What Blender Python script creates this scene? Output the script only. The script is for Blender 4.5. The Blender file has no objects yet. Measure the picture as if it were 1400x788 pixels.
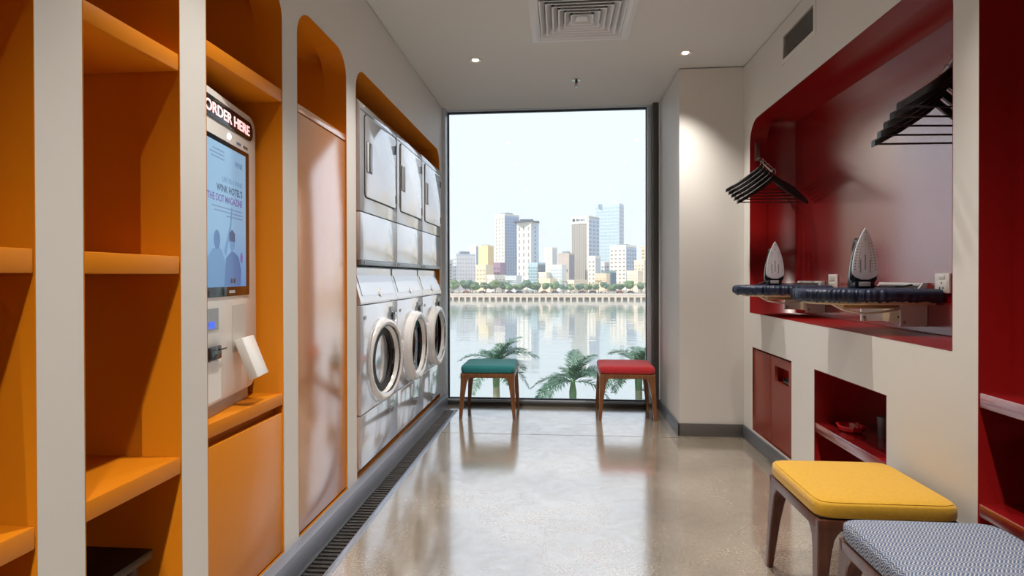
import bpy, bmesh, math, random
from mathutils import Vector, Matrix, noise

SC = bpy.context.scene
COL = SC.collection
PI = math.pi
random.seed(7)

# ------------------------------------------------------------------ camera
def setup_camera():
    cd = bpy.data.cameras.new('camera')
    cam = bpy.data.objects.new('camera', cd)
    COL.objects.link(cam)
    cd.sensor_width = 36.0
    cd.lens = 36.0 * 778.0 / 1400.0
    cd.shift_y = -11.15 / 1400.0
    cd.clip_end = 3000
    th, pitch, roll = math.atan(66.7 / 778.0), -0.0058, 0.002
    F = Vector((-math.sin(th) * math.cos(pitch), math.cos(th) * math.cos(pitch), math.sin(pitch)))
    R = Vector((math.cos(th), math.sin(th), 0))
    U = R.cross(F)
    R2 = R * math.cos(roll) - U * math.sin(roll)
    U2 = R * math.sin(roll) + U * math.cos(roll)
    m = Matrix((R2, U2, -F)).transposed().to_4x4()
    m.translation = (0, 0, 1.2)
    cam.matrix_world = m
    SC.camera = cam
setup_camera()

# ------------------------------------------------------------------ world, sun, exposure
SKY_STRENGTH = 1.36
SUN_STRENGTH = 3.7
LAMP_WATTS = 120.0
SC.view_settings.view_transform = 'Standard'
SC.view_settings.look = 'None'
SC.view_settings.gamma = 1.0
SC.view_settings.use_curve_mapping = False
SC.view_settings.exposure = 0.17
try:
    SC.cycles.use_denoising = True
    SC.cycles.max_bounces = 10
    SC.cycles.diffuse_bounces = 5
    SC.cycles.glossy_bounces = 5
    SC.cycles.transparent_max_bounces = 12
    SC.cycles.sample_clamp_indirect = 6.0
    SC.cycles.caustics_reflective = True
    SC.cycles.blur_glossy = 1.0
    SC.cycles.caustics_refractive = False
except Exception:
    pass

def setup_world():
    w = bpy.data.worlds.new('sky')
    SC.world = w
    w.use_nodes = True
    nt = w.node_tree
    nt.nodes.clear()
    out = nt.nodes.new('ShaderNodeOutputWorld')
    bg = nt.nodes.new('ShaderNodeBackground')
    tc = nt.nodes.new('ShaderNodeTexCoord')
    sep = nt.nodes.new('ShaderNodeSeparateXYZ')
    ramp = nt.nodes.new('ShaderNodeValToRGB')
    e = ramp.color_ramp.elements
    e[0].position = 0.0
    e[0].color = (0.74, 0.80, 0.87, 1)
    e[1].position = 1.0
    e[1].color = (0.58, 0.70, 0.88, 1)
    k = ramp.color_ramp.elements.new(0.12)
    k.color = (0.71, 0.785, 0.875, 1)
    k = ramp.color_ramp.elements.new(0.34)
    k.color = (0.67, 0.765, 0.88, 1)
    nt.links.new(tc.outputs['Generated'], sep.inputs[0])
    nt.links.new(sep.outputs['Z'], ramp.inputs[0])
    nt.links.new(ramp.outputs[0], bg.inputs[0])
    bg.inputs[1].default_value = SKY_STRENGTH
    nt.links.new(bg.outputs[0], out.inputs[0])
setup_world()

def setup_sun():
    ld = bpy.data.lights.new('sun', 'SUN')
    ld.energy = SUN_STRENGTH
    ld.color = (1.0, 0.93, 0.82)
    ld.angle = 0.01
    o = bpy.data.objects.new('sun', ld)
    COL.objects.link(o)
    d = Vector((0.74, 0.50, -0.55))
    o.rotation_euler = d.to_track_quat('-Z', 'Y').to_euler()
    o.location = (-20, -20, 30)
setup_sun()

def window_portal():
    ld = bpy.data.lights.new('window_portal', 'AREA')
    ld.shape = 'RECTANGLE'
    ld.size, ld.size_y = 1.9, 2.72
    try:
        ld.cycles.is_portal = True
    except Exception:
        return
    o = bpy.data.objects.new('window_portal', ld)
    COL.objects.link(o)
    o.location = (-0.14, 5.40, 1.40)
    o.rotation_euler = (-PI / 2, 0, 0)
window_portal()

# ------------------------------------------------------------------ materials
def lin(c):
    r = []
    for v in c:
        v = v / 255.0
        r.append(v / 12.92 if v <= 0.04045 else ((v + 0.055) / 1.055) ** 2.4)
    return (r[0], r[1], r[2], 1.0)

MATS = {}
def M(name, col=(128, 128, 128), rough=0.5, metal=0.0, ior=1.5, coat=0.0, coat_rough=0.05, coat_ior=1.5,
      emit=None, emit_s=0.0, var=0.0, vscale=6.0, bump=0.0, bscale=200.0, trans=0.0, sheen=0.0, alpha=1.0):
    if name in MATS:
        return MATS[name]
    m = bpy.data.materials.new(name)
    m.use_nodes = True
    nt = m.node_tree
    b = nt.nodes['Principled BSDF']
    b.inputs['Base Color'].default_value = lin(col)
    b.inputs['Roughness'].default_value = rough
    b.inputs['Metallic'].default_value = metal
    b.inputs['IOR'].default_value = ior
    b.inputs['Coat Weight'].default_value = coat
    b.inputs['Coat Roughness'].default_value = coat_rough
    b.inputs['Coat IOR'].default_value = coat_ior
    b.inputs['Transmission Weight'].default_value = trans
    b.inputs['Sheen Weight'].default_value = sheen
    b.inputs['Alpha'].default_value = alpha
    if emit:
        b.inputs['Emission Color'].default_value = lin(emit)
        b.inputs['Emission Strength'].default_value = emit_s
    if var or bump:
        tc = nt.nodes.new('ShaderNodeTexCoord')
    if var:
        n = nt.nodes.new('ShaderNodeTexNoise')
        n.inputs['Scale'].default_value = vscale
        n.inputs['Detail'].default_value = 5
        mr = nt.nodes.new('ShaderNodeMapRange')
        mr.inputs[1].default_value = 0.3
        mr.inputs[2].default_value = 0.7
        mr.inputs[3].default_value = 1 - var
        mr.inputs[4].default_value = 1 + var
        hs = nt.nodes.new('ShaderNodeHueSaturation')
        hs.inputs['Color'].default_value = lin(col)
        nt.links.new(tc.outputs['Object'], n.inputs['Vector'])
        nt.links.new(n.outputs['Fac'], mr.inputs[0])
        nt.links.new(mr.outputs[0], hs.inputs['Value'])
        nt.links.new(hs.outputs[0], b.inputs['Base Color'])
    if bump:
        n = nt.nodes.new('ShaderNodeTexNoise')
        n.inputs['Scale'].default_value = bscale
        n.inputs['Detail'].default_value = 3
        bp = nt.nodes.new('ShaderNodeBump')
        bp.inputs['Strength'].default_value = bump
        bp.inputs['Distance'].default_value = 0.002
        nt.links.new(tc.outputs['Object'], n.inputs['Vector'])
        nt.links.new(n.outputs['Fac'], bp.inputs['Height'])
        nt.links.new(bp.outputs[0], b.inputs['Normal'])
    MATS[name] = m
    return m

def mat_floor():
    m = M('polished_concrete', (176, 158, 138), rough=0.16, ior=2.6, coat=1.0, coat_rough=0.06, coat_ior=4.0)
    nt = m.node_tree
    b = nt.nodes['Principled BSDF']
    tc = nt.nodes.new('ShaderNodeTexCoord')
    n1 = nt.nodes.new('ShaderNodeTexNoise'); n1.inputs['Scale'].default_value = 1.3; n1.inputs['Detail'].default_value = 6
    n2 = nt.nodes.new('ShaderNodeTexNoise'); n2.inputs['Scale'].default_value = 90; n2.inputs['Detail'].default_value = 4
    vo = nt.nodes.new('ShaderNodeTexVoronoi'); vo.inputs['Scale'].default_value = 42
    r1 = nt.nodes.new('ShaderNodeValToRGB')
    r1.color_ramp.elements[0].position = 0.33; r1.color_ramp.elements[0].color = lin((132, 120, 106))
    r1.color_ramp.elements[1].position = 0.68; r1.color_ramp.elements[1].color = lin((178, 166, 150))
    r2 = nt.nodes.new('ShaderNodeValToRGB')
    r2.color_ramp.elements[0].position = 0.36; r2.color_ramp.elements[0].color = (0.70, 0.70, 0.70, 1)
    r2.color_ramp.elements[1].position = 0.62; r2.color_ramp.elements[1].color = (1.14, 1.12, 1.09, 1)
    r3 = nt.nodes.new('ShaderNodeValToRGB')
    r3.color_ramp.elements[0].position = 0.05; r3.color_ramp.elements[0].color = (0.16, 0.14, 0.12, 1)
    r3.color_ramp.elements[1].position = 0.22; r3.color_ramp.elements[1].color = (1, 1, 1, 1)
    # only some cells carry a dark pebble
    gt = nt.nodes.new('ShaderNodeMath'); gt.operation = 'GREATER_THAN'; gt.inputs[1].default_value = 0.55
    sepc = nt.nodes.new('ShaderNodeSeparateColor')
    mx1 = nt.nodes.new('ShaderNodeMix'); mx1.data_type = 'RGBA'; mx1.blend_type = 'MULTIPLY'; mx1.inputs[0].default_value = 1
    mx2 = nt.nodes.new('ShaderNodeMix'); mx2.data_type = 'RGBA'; mx2.blend_type = 'MULTIPLY'
    for n in (n1, n2, vo):
        nt.links.new(tc.outputs['Object'], n.inputs['Vector'])
    nt.links.new(n1.outputs['Fac'], r1.inputs[0])
    nt.links.new(n2.outputs['Fac'], r2.inputs[0])
    nt.links.new(vo.outputs['Distance'], r3.inputs[0])
    nt.links.new(vo.outputs['Color'], sepc.inputs[0])
    nt.links.new(sepc.outputs[0], gt.inputs[0])
    nt.links.new(r1.outputs[0], mx1.inputs[6]); nt.links.new(r2.outputs[0], mx1.inputs[7])
    nt.links.new(gt.outputs[0], mx2.inputs[0])
    nt.links.new(mx1.outputs[2], mx2.inputs[6]); nt.links.new(r3.outputs[0], mx2.inputs[7])
    nt.links.new(mx2.outputs[2], b.inputs['Base Color'])
    # faint polish haze
    n4 = nt.nodes.new('ShaderNodeTexNoise'); n4.inputs['Scale'].default_value = 3.0; n4.inputs['Detail'].default_value = 5
    mr = nt.nodes.new('ShaderNodeMapRange'); mr.inputs[3].default_value = 0.07; mr.inputs[4].default_value = 0.19
    nt.links.new(tc.outputs['Object'], n4.inputs['Vector'])
    nt.links.new(n4.outputs['Fac'], mr.inputs[0])
    nt.links.new(mr.outputs[0], b.inputs['Coat Roughness'])
    n5 = nt.nodes.new('ShaderNodeTexNoise'); n5.inputs['Scale'].default_value = 7.0; n5.inputs['Detail'].default_value = 5; n5.inputs['Distortion'].default_value = 1.2
    bp = nt.nodes.new('ShaderNodeBump'); bp.inputs['Strength'].default_value = 0.035; bp.inputs['Distance'].default_value = 0.004
    nt.links.new(tc.outputs['Object'], n5.inputs['Vector'])
    nt.links.new(n5.outputs['Fac'], bp.inputs['Height'])
    nt.links.new(bp.outputs[0], b.inputs['Normal'])
    n6 = nt.nodes.new('ShaderNodeMapRange'); n6.inputs[1].default_value = 0.35; n6.inputs[2].default_value = 0.65; n6.inputs[3].default_value = 0.72; n6.inputs[4].default_value = 1.0
    nt.links.new(n5.outputs['Fac'], n6.inputs[0])
    nt.links.new(n6.outputs[0], b.inputs['Coat Weight'])
    return m

def mat_glass():
    m = bpy.data.materials.new('window_glass')
    m.use_nodes = True
    nt = m.node_tree
    nt.nodes.clear()
    out = nt.nodes.new('ShaderNodeOutputMaterial')
    tr = nt.nodes.new('ShaderNodeBsdfTransparent'); tr.inputs[0].default_value = (0.985, 0.992, 0.992, 1)
    gl = nt.nodes.new('ShaderNodeBsdfGlossy'); gl.inputs['Roughness'].default_value = 0.0
    fr = nt.nodes.new('ShaderNodeFresnel'); fr.inputs[0].default_value = 1.45
    mx = nt.nodes.new('ShaderNodeMixShader')
    nt.links.new(fr.outputs[0], mx.inputs[0])
    nt.links.new(tr.outputs[0], mx.inputs[1])
    nt.links.new(gl.outputs[0], mx.inputs[2])
    nt.links.new(mx.outputs[0], out.inputs[0])
    return m

def mat_weave():
    m = M('blue_grey_weave', (110, 122, 142), rough=0.9)
    nt = m.node_tree
    b = nt.nodes['Principled BSDF']
    tc = nt.nodes.new('ShaderNodeTexCoord')
    sp = nt.nodes.new('ShaderNodeSeparateXYZ')
    nt.links.new(tc.outputs['Object'], sp.inputs[0])
    def math_(op, a, bb):
        n = nt.nodes.new('ShaderNodeMath'); n.operation = op
        for i, v in enumerate((a, bb)):
            if isinstance(v, (int, float)):
                n.inputs[i].default_value = v
            else:
                nt.links.new(v, n.inputs[i])
        return n.outputs[0]
    ns = nt.nodes.new('ShaderNodeTexNoise'); ns.inputs['Scale'].default_value = 26; ns.inputs['Detail'].default_value = 2
    nt.links.new(tc.outputs['Object'], ns.inputs['Vector'])
    nz = math_('MULTIPLY', ns.outputs['Fac'], 0.010)
    zig = math_('PINGPONG', math_('ADD', sp.outputs[1], nz), 0.013)
    yz = math_('ADD', math_('ADD', sp.outputs[0], sp.outputs[2]), math_('MULTIPLY', zig, 0.9))
    st = math_('FRACT', math_('DIVIDE', yz, 0.0105), 0)
    rp = nt.nodes.new('ShaderNodeValToRGB')
    rp.color_ramp.elements[0].position = 0.40; rp.color_ramp.elements[0].color = lin((78, 94, 126))
    rp.color_ramp.elements[1].position = 0.60; rp.color_ramp.elements[1].color = lin((196, 196, 194))
    k = rp.color_ramp.elements.new(0.95); k.color = lin((88, 104, 134))
    nt.links.new(st, rp.inputs[0])
    n2 = nt.nodes.new('ShaderNodeTexNoise'); n2.inputs['Scale'].default_value = 320; n2.inputs['Detail'].default_value = 2
    nt.links.new(tc.outputs['Object'], n2.inputs['Vector'])
    mx = nt.nodes.new('ShaderNodeMix'); mx.data_type = 'RGBA'; mx.blend_type = 'OVERLAY'; mx.inputs[0].default_value = 0.45
    nt.links.new(rp.outputs[0], mx.inputs[6]); nt.links.new(n2.outputs['Fac'], mx.inputs[7])
    nt.links.new(mx.outputs[2], b.inputs['Base Color'])
    bp = nt.nodes.new('ShaderNodeBump'); bp.inputs['Strength'].default_value = 0.5; bp.inputs['Distance'].default_value = 0.002
    nt.links.new(st, bp.inputs['Height'])
    nt.links.new(bp.outputs[0], b.inputs['Normal'])
    return m

def mat_wood(name, c0, c1, scale=9.0, rough=0.38):
    m = M(name, c0, rough=rough, coat=0.3, coat_rough=0.2)
    nt = m.node_tree
    b = nt.nodes['Principled BSDF']
    tc = nt.nodes.new('ShaderNodeTexCoord')
    mp = nt.nodes.new('ShaderNodeMapping'); mp.inputs['Scale'].default_value = (9, 9, 1.0)
    n = nt.nodes.new('ShaderNodeTexNoise'); n.inputs['Scale'].default_value = scale; n.inputs['Detail'].default_value = 6
    r = nt.nodes.new('ShaderNodeValToRGB')
    r.color_ramp.elements[0].position = 0.3; r.color_ramp.elements[0].color = lin(c0)
    r.color_ramp.elements[1].position = 0.7; r.color_ramp.elements[1].color = lin(c1)
    nt.links.new(tc.outputs['Object'], mp.inputs[0]); nt.links.new(mp.outputs[0], n.inputs['Vector'])
    nt.links.new(n.outputs['Fac'], r.inputs[0]); nt.links.new(r.outputs[0], b.inputs['Base Color'])
    return m

def mat_water():
    m = M('river_water', (172, 180, 176), rough=0.04, ior=2.8)
    nt = m.node_tree
    b = nt.nodes['Principled BSDF']
    tc = nt.nodes.new('ShaderNodeTexCoord')
    mp = nt.nodes.new('ShaderNodeMapping'); mp.inputs['Scale'].default_value = (0.10, 0.22, 0.1)
    n = nt.nodes.new('ShaderNodeTexNoise'); n.inputs['Scale'].default_value = 1.0; n.inputs['Detail'].default_value = 4
    bp = nt.nodes.new('ShaderNodeBump'); bp.inputs['Strength'].default_value = 0.25; bp.inputs['Distance'].default_value = 0.25
    nt.links.new(tc.outputs['Object'], mp.inputs[0]); nt.links.new(mp.outputs[0], n.inputs['Vector'])
    nt.links.new(n.outputs['Fac'], bp.inputs['Height']); nt.links.new(bp.outputs[0], b.inputs['Normal'])
    return m

WALL = M('cream_wall_paint', (218, 215, 210), rough=0.55, bump=0.05, bscale=60)
CEIL = M('ceiling_paint', (208, 206, 202), rough=0.7)
ORANGE = M('orange_lacquer', (210, 124, 12), rough=0.45, ior=1.36)
ORANGE_SATIN = M('orange_satin_door', (218, 132, 16), rough=0.28, ior=1.6)
ORANGE_DOOR = M('orange_gloss_door', (214, 128, 18), rough=0.2, ior=2.6, coat=1.0, coat_rough=0.17, coat_ior=4.0)
RED = M('red_lacquer', (128, 14, 14), rough=0.30, ior=1.5)
RED_PANEL = M('red_gloss_panel', (138, 14, 18), rough=0.22, ior=1.6, coat=1.0, coat_rough=0.18, coat_ior=2.4)
RED_DOOR = M('red_brown_door', (136, 50, 32), rough=0.38)
ENAMEL = M('white_enamel', (230, 232, 238), rough=0.13, metal=0.5, ior=1.8, coat=0.5, coat_rough=0.04, coat_ior=1.8)
ENAMEL_SIDE = M('white_plastic', (226, 225, 222), rough=0.3)
KIOSK_W = M('kiosk_white', (232, 230, 226), rough=0.28)
DARK = M('dark_gap', (18, 18, 20), rough=0.6)
BLACK = M('black_gloss', (14, 15, 18), rough=0.15)
GREY_METAL = M('brushed_grey_metal', (136, 142, 156), rough=0.35, metal=0.3)
BASE_GREY = M('grey_skirting', (112, 116, 124), rough=0.4, metal=0.3)
ALU = M('anodised_aluminium', (206, 213, 224), rough=0.3, metal=0.15)
BRONZE = M('dark_bronze_frame', (84, 82, 80), rough=0.4, metal=0.4)
GASKET = M('blue_black_gasket', (34, 44, 56), rough=0.5)
CHROME = M('chrome', (205, 205, 208), rough=0.12, metal=1.0)
STEEL = M('brushed_steel', (170, 165, 158), rough=0.3, metal=1.0)
GRATE = M('grate_bar_metal', (92, 86, 82), rough=0.35, metal=0.8)
FLOOR = mat_floor()
GLASS = mat_glass()

# ------------------------------------------------------------------ mesh helpers
class B:
    def __init__(self):
        self.bm = bmesh.new()
    def _merge(self, t, mat=None):
        if mat is not None:
            bmesh.ops.transform(t, matrix=mat, verts=t.verts)
        me = bpy.data.meshes.new('tmp')
        t.to_mesh(me); t.free()
        self.bm.from_mesh(me)
        bpy.data.meshes.remove(me)
    def box(self, lo, hi, bev=0.0, seg=2, mat=None):
        t = bmesh.new()
        bmesh.ops.create_cube(t, size=1.0)
        for v in t.verts:
            v.co = Vector([lo[i] + (v.co[i] + 0.5) * (hi[i] - lo[i]) for i in range(3)])
        if bev:
            bmesh.ops.bevel(t, geom=t.edges[:], offset=bev, segments=seg, affect='EDGES', profile=0.5)
        self._merge(t, mat)
        return self
    def cyl(self, p0, p1, r0, r1=None, n=16):
        r1 = r0 if r1 is None else r1
        p0, p1 = Vector(p0), Vector(p1)
        q = (p1 - p0).to_track_quat('Z', 'Y').to_matrix().to_4x4()
        q.translation = p0
        h = (p1 - p0).length
        t = bmesh.new()
        a = [t.verts.new((r0 * math.cos(2 * PI * i / n), r0 * math.sin(2 * PI * i / n), 0)) for i in range(n)]
        b = [t.verts.new((r1 * math.cos(2 * PI * i / n), r1 * math.sin(2 * PI * i / n), h)) for i in range(n)]
        for i in range(n):
            t.faces.new((a[i], a[(i + 1) % n], b[(i + 1) % n], b[i]))
        t.faces.new(a[::-1]); t.faces.new(b)
        self._merge(t, q)
        return self
    def tube(self, pts, r, n=8, caps=True):
        pts = [Vector(p) for p in pts]
        rr = r if isinstance(r, (list, tuple)) else [r] * len(pts)
        bm = self.bm
        rings = []
        up = Vector((0, 0, 1))
        prev = None
        for i, p in enumerate(pts):
            d = (pts[min(i + 1, len(pts) - 1)] - pts[max(i - 1, 0)]).normalized()
            if prev is None:
                a = d.cross(up)
                if a.length < 1e-3:
                    a = d.cross(Vector((1, 0, 0)))
                a.normalize()
            else:
                a = (prev - d * prev.dot(d))
                if a.length < 1e-5:
                    a = d.orthogonal()
                a.normalize()
            prev = a
            c = d.cross(a)
            rings.append([bm.verts.new(p + (a * math.cos(2 * PI * k / n) + c * math.sin(2 * PI * k / n)) * rr[i]) for k in range(n)])
        for i in range(len(rings) - 1):
            for k in range(n):
                bm.faces.new((rings[i][k], rings[i][(k + 1) % n], rings[i + 1][(k + 1) % n], rings[i + 1][k]))
        if caps:
            bm.faces.new(rings[0][::-1]); bm.faces.new(rings[-1])
        return self
    def loops(self, rings, cap0=True, cap1=True, closed=True):
        bm = self.bm
        vs = [[bm.verts.new(p) for p in r] for r in rings]
        n = len(vs[0])
        for i in range(len(vs) - 1):
            for k in range(n if closed else n - 1):
                a, b_, c, d = vs[i][k], vs[i][(k + 1) % n], vs[i + 1][(k + 1) % n], vs[i + 1][k]
                try:
                    bm.faces.new((a, b_, c, d))
                except ValueError:
                    pass
        if cap0:
            bm.faces.new(vs[0][::-1])
        if cap1:
            bm.faces.new(vs[-1])
        return self
    def prism(self, poly, f0, f1, fn, bev=0.0):
        """poly of (u,v); fn(u,v,w) gives the point; from w=f0 to w=f1"""
        t = bmesh.new()
        a = [t.verts.new(fn(u, v, f0)) for u, v in poly]
        b = [t.verts.new(fn(u, v, f1)) for u, v in poly]
        n = len(poly)
        for i in range(n):
            t.faces.new((a[i], a[(i + 1) % n], b[(i + 1) % n], b[i]))
        t.faces.new(a[::-1]); fb = t.faces.new(b)
        bmesh.ops.recalc_face_normals(t, faces=t.faces[:])
        if bev:
            es = list({e for f in t.faces if len(f.verts) == n and n > 4 or f is fb for e in f.edges})
            bmesh.ops.bevel(t, geom=es, offset=bev, segments=2, affect='EDGES', profile=0.5)
        self._merge(t)
        return self
    def lathe(self, prof, n, mat=None, close=False):
        """prof of (r, h) about local Z"""
        t = bmesh.new()
        rings = []
        for r, h in prof:
            if r < 1e-6:
                rings.append([t.verts.new((0, 0, h))])
            else:
                rings.append([t.verts.new((r * math.cos(2 * PI * k / n), r * math.sin(2 * PI * k / n), h)) for k in range(n)])
        pairs = list(zip(rings, rings[1:]))
        if close:
            pairs.append((rings[-1], rings[0]))
        for a, b in pairs:
            for k in range(n):
                if len(a) == 1 and len(b) == 1:
                    continue
                if len(a) == 1:
                    t.faces.new((a[0], b[(k + 1) % n], b[k]))
                elif len(b) == 1:
                    t.faces.new((a[k], a[(k + 1) % n], b[0]))
                else:
                    t.faces.new((a[k], a[(k + 1) % n], b[(k + 1) % n], b[k]))
        bmesh.ops.recalc_face_normals(t, faces=t.faces[:])
        self._merge(t, mat)
        return self
    def mesh(self, name, smooth=True, ang=25, recalc=True):
        bm = self.bm
        if recalc:
            bmesh.ops.recalc_face_normals(bm, faces=bm.faces[:])
        if smooth:
            for f in bm.faces:
                f.smooth = True
            lim = math.radians(ang)
            for e in bm.edges:
                if len(e.link_faces) == 2 and e.calc_face_angle(0) > lim:
                    e.smooth = False
        me = bpy.data.meshes.new(name)
        bm.to_mesh(me); bm.free()
        return me
    def build(self, name, mat, parent=None, smooth=True, ang=25, recalc=True):
        return link(name, self.mesh(name, smooth, ang, recalc), mat, parent)

def link(name, me, mat, parent=None):
    if mat is not None and not me.materials:
        me.materials.append(mat)
    o = bpy.data.objects.new(name, me)
    COL.objects.link(o)
    if parent is not None:
        o.parent = parent
    return o

def thing(name, label, cat, loc=(0, 0, 0), rotz=0.0, group=None):
    o = bpy.data.objects.new(name, None)
    o.empty_display_size = 0.1
    COL.objects.link(o)
    o.location = loc
    o.rotation_euler = (0, 0, rotz)
    return tag(o, label, cat, group)

def tag(o, label, cat, group=None):
    o['label'] = label
    o['category'] = cat
    if group:
        o['group'] = group
    return o

def struct(o, label=None):
    o['kind'] = 'structure'
    if label:
        o['label'] = label
    return o

def stuff(o):
    o['kind'] = 'stuff'
    return o

def dup(root, loc, rotz, label=None, group=None):
    r = root.copy(); COL.objects.link(r)
    r.location = loc; r.rotation_euler = (0, 0, rotz)
    if label:
        r['label'] = label
    if group:
        r['group'] = group
    for ch in list(root.children):
        c = ch.copy(); COL.objects.link(c); c.parent = r
        for g in ch.children:
            d = g.copy(); COL.objects.link(d); d.parent = c
    return r

def curve_mesh(cu, name):
    o = bpy.data.objects.new('tmp_curve', cu)
    COL.objects.link(o)
    bpy.context.view_layer.update()
    dg = bpy.context.evaluated_depsgraph_get()
    me = bpy.data.meshes.new_from_object(o.evaluated_get(dg))
    bpy.data.objects.remove(o)
    me.name = name
    return me

def panel(name, outline, holes, t, mat4):
    """flat panel with holes: 2D curve filled and extruded by t (centred), mapped by mat4"""
    cu = bpy.data.curves.new(name, 'CURVE')
    cu.dimensions = '2D'
    cu.fill_mode = 'BOTH'
    cu.extrude = t / 2
    for poly in [outline] + holes:
        s = cu.splines.new('POLY')
        s.points.add(len(poly) - 1)
        for p, (u, v) in zip(s.points, poly):
            p.co = (u, v, 0, 1)
        s.use_cyclic_u = True
    me = curve_mesh(cu, name)
    me.transform(mat4)
    me.materials.clear()
    return me

def text_obj(body, size, mat, parent, mat4, name='lettering', ext=0.0006, align='LEFT', width=None, bold=0.0):
    cu = bpy.data.curves.new(name, 'FONT')
    cu.body = body
    cu.size = size
    cu.extrude = ext
    cu.offset = bold
    cu.align_x = align
    me = curve_mesh(cu, name)
    me.materials.clear()
    if width:
        xs = [v.co.x for v in me.vertices]
        w = max(xs) - min(xs)
        me.transform(Matrix.Scale(width / w, 4, (1, 0, 0)))
    me.transform(mat4)
    return link(name, me, mat, parent)

def rrect(y0, y1, z0, z1, r_top=0.0, n=8, r_bot=0.0):
    """rounded rectangle, counter-clockwise"""
    pts = []
    def corner(cy, cz, r, a0):
        if r <= 0:
            pts.append((cy, cz)); return
        for k in range(n + 1):
            a = a0 + PI / 2 * k / n
            pts.append((cy + r * math.cos(a), cz + r * math.sin(a)))
    rb, rt = r_bot, r_top
    corner(y0 + rb, z0 + rb, rb, PI)
    corner(y1 - rb, z0 + rb, rb, 1.5 * PI)
    corner(y1 - rt, z1 - rt, rt, 0)
    corner(y0 + rt, z1 - rt, rt, PI / 2)
    return pts

def YZ(x):    # maps local (u,v,w) -> world (x+w, u, v)
    return Matrix(((0, 0, 1, x), (1, 0, 0, 0), (0, 1, 0, 0), (0, 0, 0, 1)))

# ------------------------------------------------------------------ room shell
LX, RX, AX, RY, H = -1.09, 1.356, 0.886, 4.36, 2.758
ZB, ZT, RT = 0.113, 2.333, 0.125
BAYS = [(0.70, 1.096), (1.216, 1.551), (1.672, 2.156), (2.283, 2.828), (2.963, 5.062)]
BACK = -4.6

def build_floor():
    fl = struct(B().box((-1.7, BACK - 0.1, -0.16), (1.85, 5.45, -0.05)).build('floor', M('floor_base', (90, 86, 82), 0.8)),
                'polished concrete floor with fine dark pebbles')
    J = 4.312
    B().box((-0.945, BACK, -0.05), (1.85, J - 0.004, 0.0)).build('slab', FLOOR, fl)
    B().box((-0.945, J + 0.004, -0.05), (1.85, 5.26, 0.0)).build('slab', FLOOR, fl)
    B().box((-1.7, 5.045, -0.05), (-0.945, 5.26, 0.0)).build('slab', FLOOR, fl)
    B().box((-1.7, BACK, -0.05), (-0.945, 1.60, 0.0)).build('slab', FLOOR, fl)
    # drainage channel along the left wall
    d = thing('floor_drain', 'long narrow floor drain with dark metal grate bars beside the left wall', 'drain', (0, 0, 0))
    B().box((-1.06, 1.60, -0.049), (-0.945, 5.045, -0.040)).build('channel', DARK, d)
    B().box((-0.953, 1.60, -0.04), (-0.922, 5.045, 0.0025), 0.001).build('edge_strip', M('bright_steel_strip', (196, 206, 220), 0.25, 0.8), d)
    B().box((-1.046, 1.60, -0.04), (-1.041, 5.045, 0.002)).build('edge_strip', STEEL, d)
    B().box((-1.046, 5.036, -0.04), (-0.93, 5.045, 0.002)).build('end_strip', STEEL, d)
    bar = B().box((-0.0435, -0.0085, -0.006), (0.0435, 0.0085, 0.001), 0.002, 1).mesh('grate_bar')
    y = 1.64
    while y < 5.03:
        o = link('grate_bar', bar, GRATE, d)
        o.location = (-0.997, y, 0.0)
        y += 0.0335
    return fl
build_floor()

def build_ceiling():
    XY = Matrix.Translation((0, 0, H + 0.006))
    q = 0.272
    hole = [(0.129 - q, 3.475 - q), (0.129 + q, 3.475 - q), (0.129 + q, 3.475 + q), (0.129 - q, 3.475 + q)]
    me = panel('ceiling', [(-1.7, BACK - 0.1), (1.85, BACK - 0.1), (1.85, 5.27), (-1.7, 5.27)], [hole], 0.012, XY)
    c = struct(link('ceiling', me, CEIL), 'plain pale grey painted ceiling')
    B().box((-1.75, BACK - 0.15, H + 0.16), (1.9, 5.45, H + 0.3)).build('roof_slab', CEIL, c)
build_ceiling()

def build_left_wall():
    outline = [(BACK, 0.0), (5.26, 0.0), (5.26, H - 0.007), (BACK, H - 0.007)]
    holes = [rrect(a, b, ZB, ZT, RT) for a, b in BAYS]
    me = panel('wall_left', outline, holes, 0.01, YZ(LX - 0.005))
    w = struct(link('wall_left', me, WALL), 'cream wall with tall round-cornered orange bays')
    B().box((-1.75, BACK - 0.1, -0.05), (-1.66, 5.45, H + 0.2)).build('wall_core', WALL, w)
    B().box((-1.70, 5.10, 0.0), (LX - 0.01, 5.26, H)).build('wall_end', WALL, w)
    bb = struct(B().box((LX - 0.02, BACK, 0.0), (-1.046, 5.215, 0.106), 0.002).build('baseboard_left', GREY_METAL), 'tall grey metal skirting under the orange bays')
build_left_wall()

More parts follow.
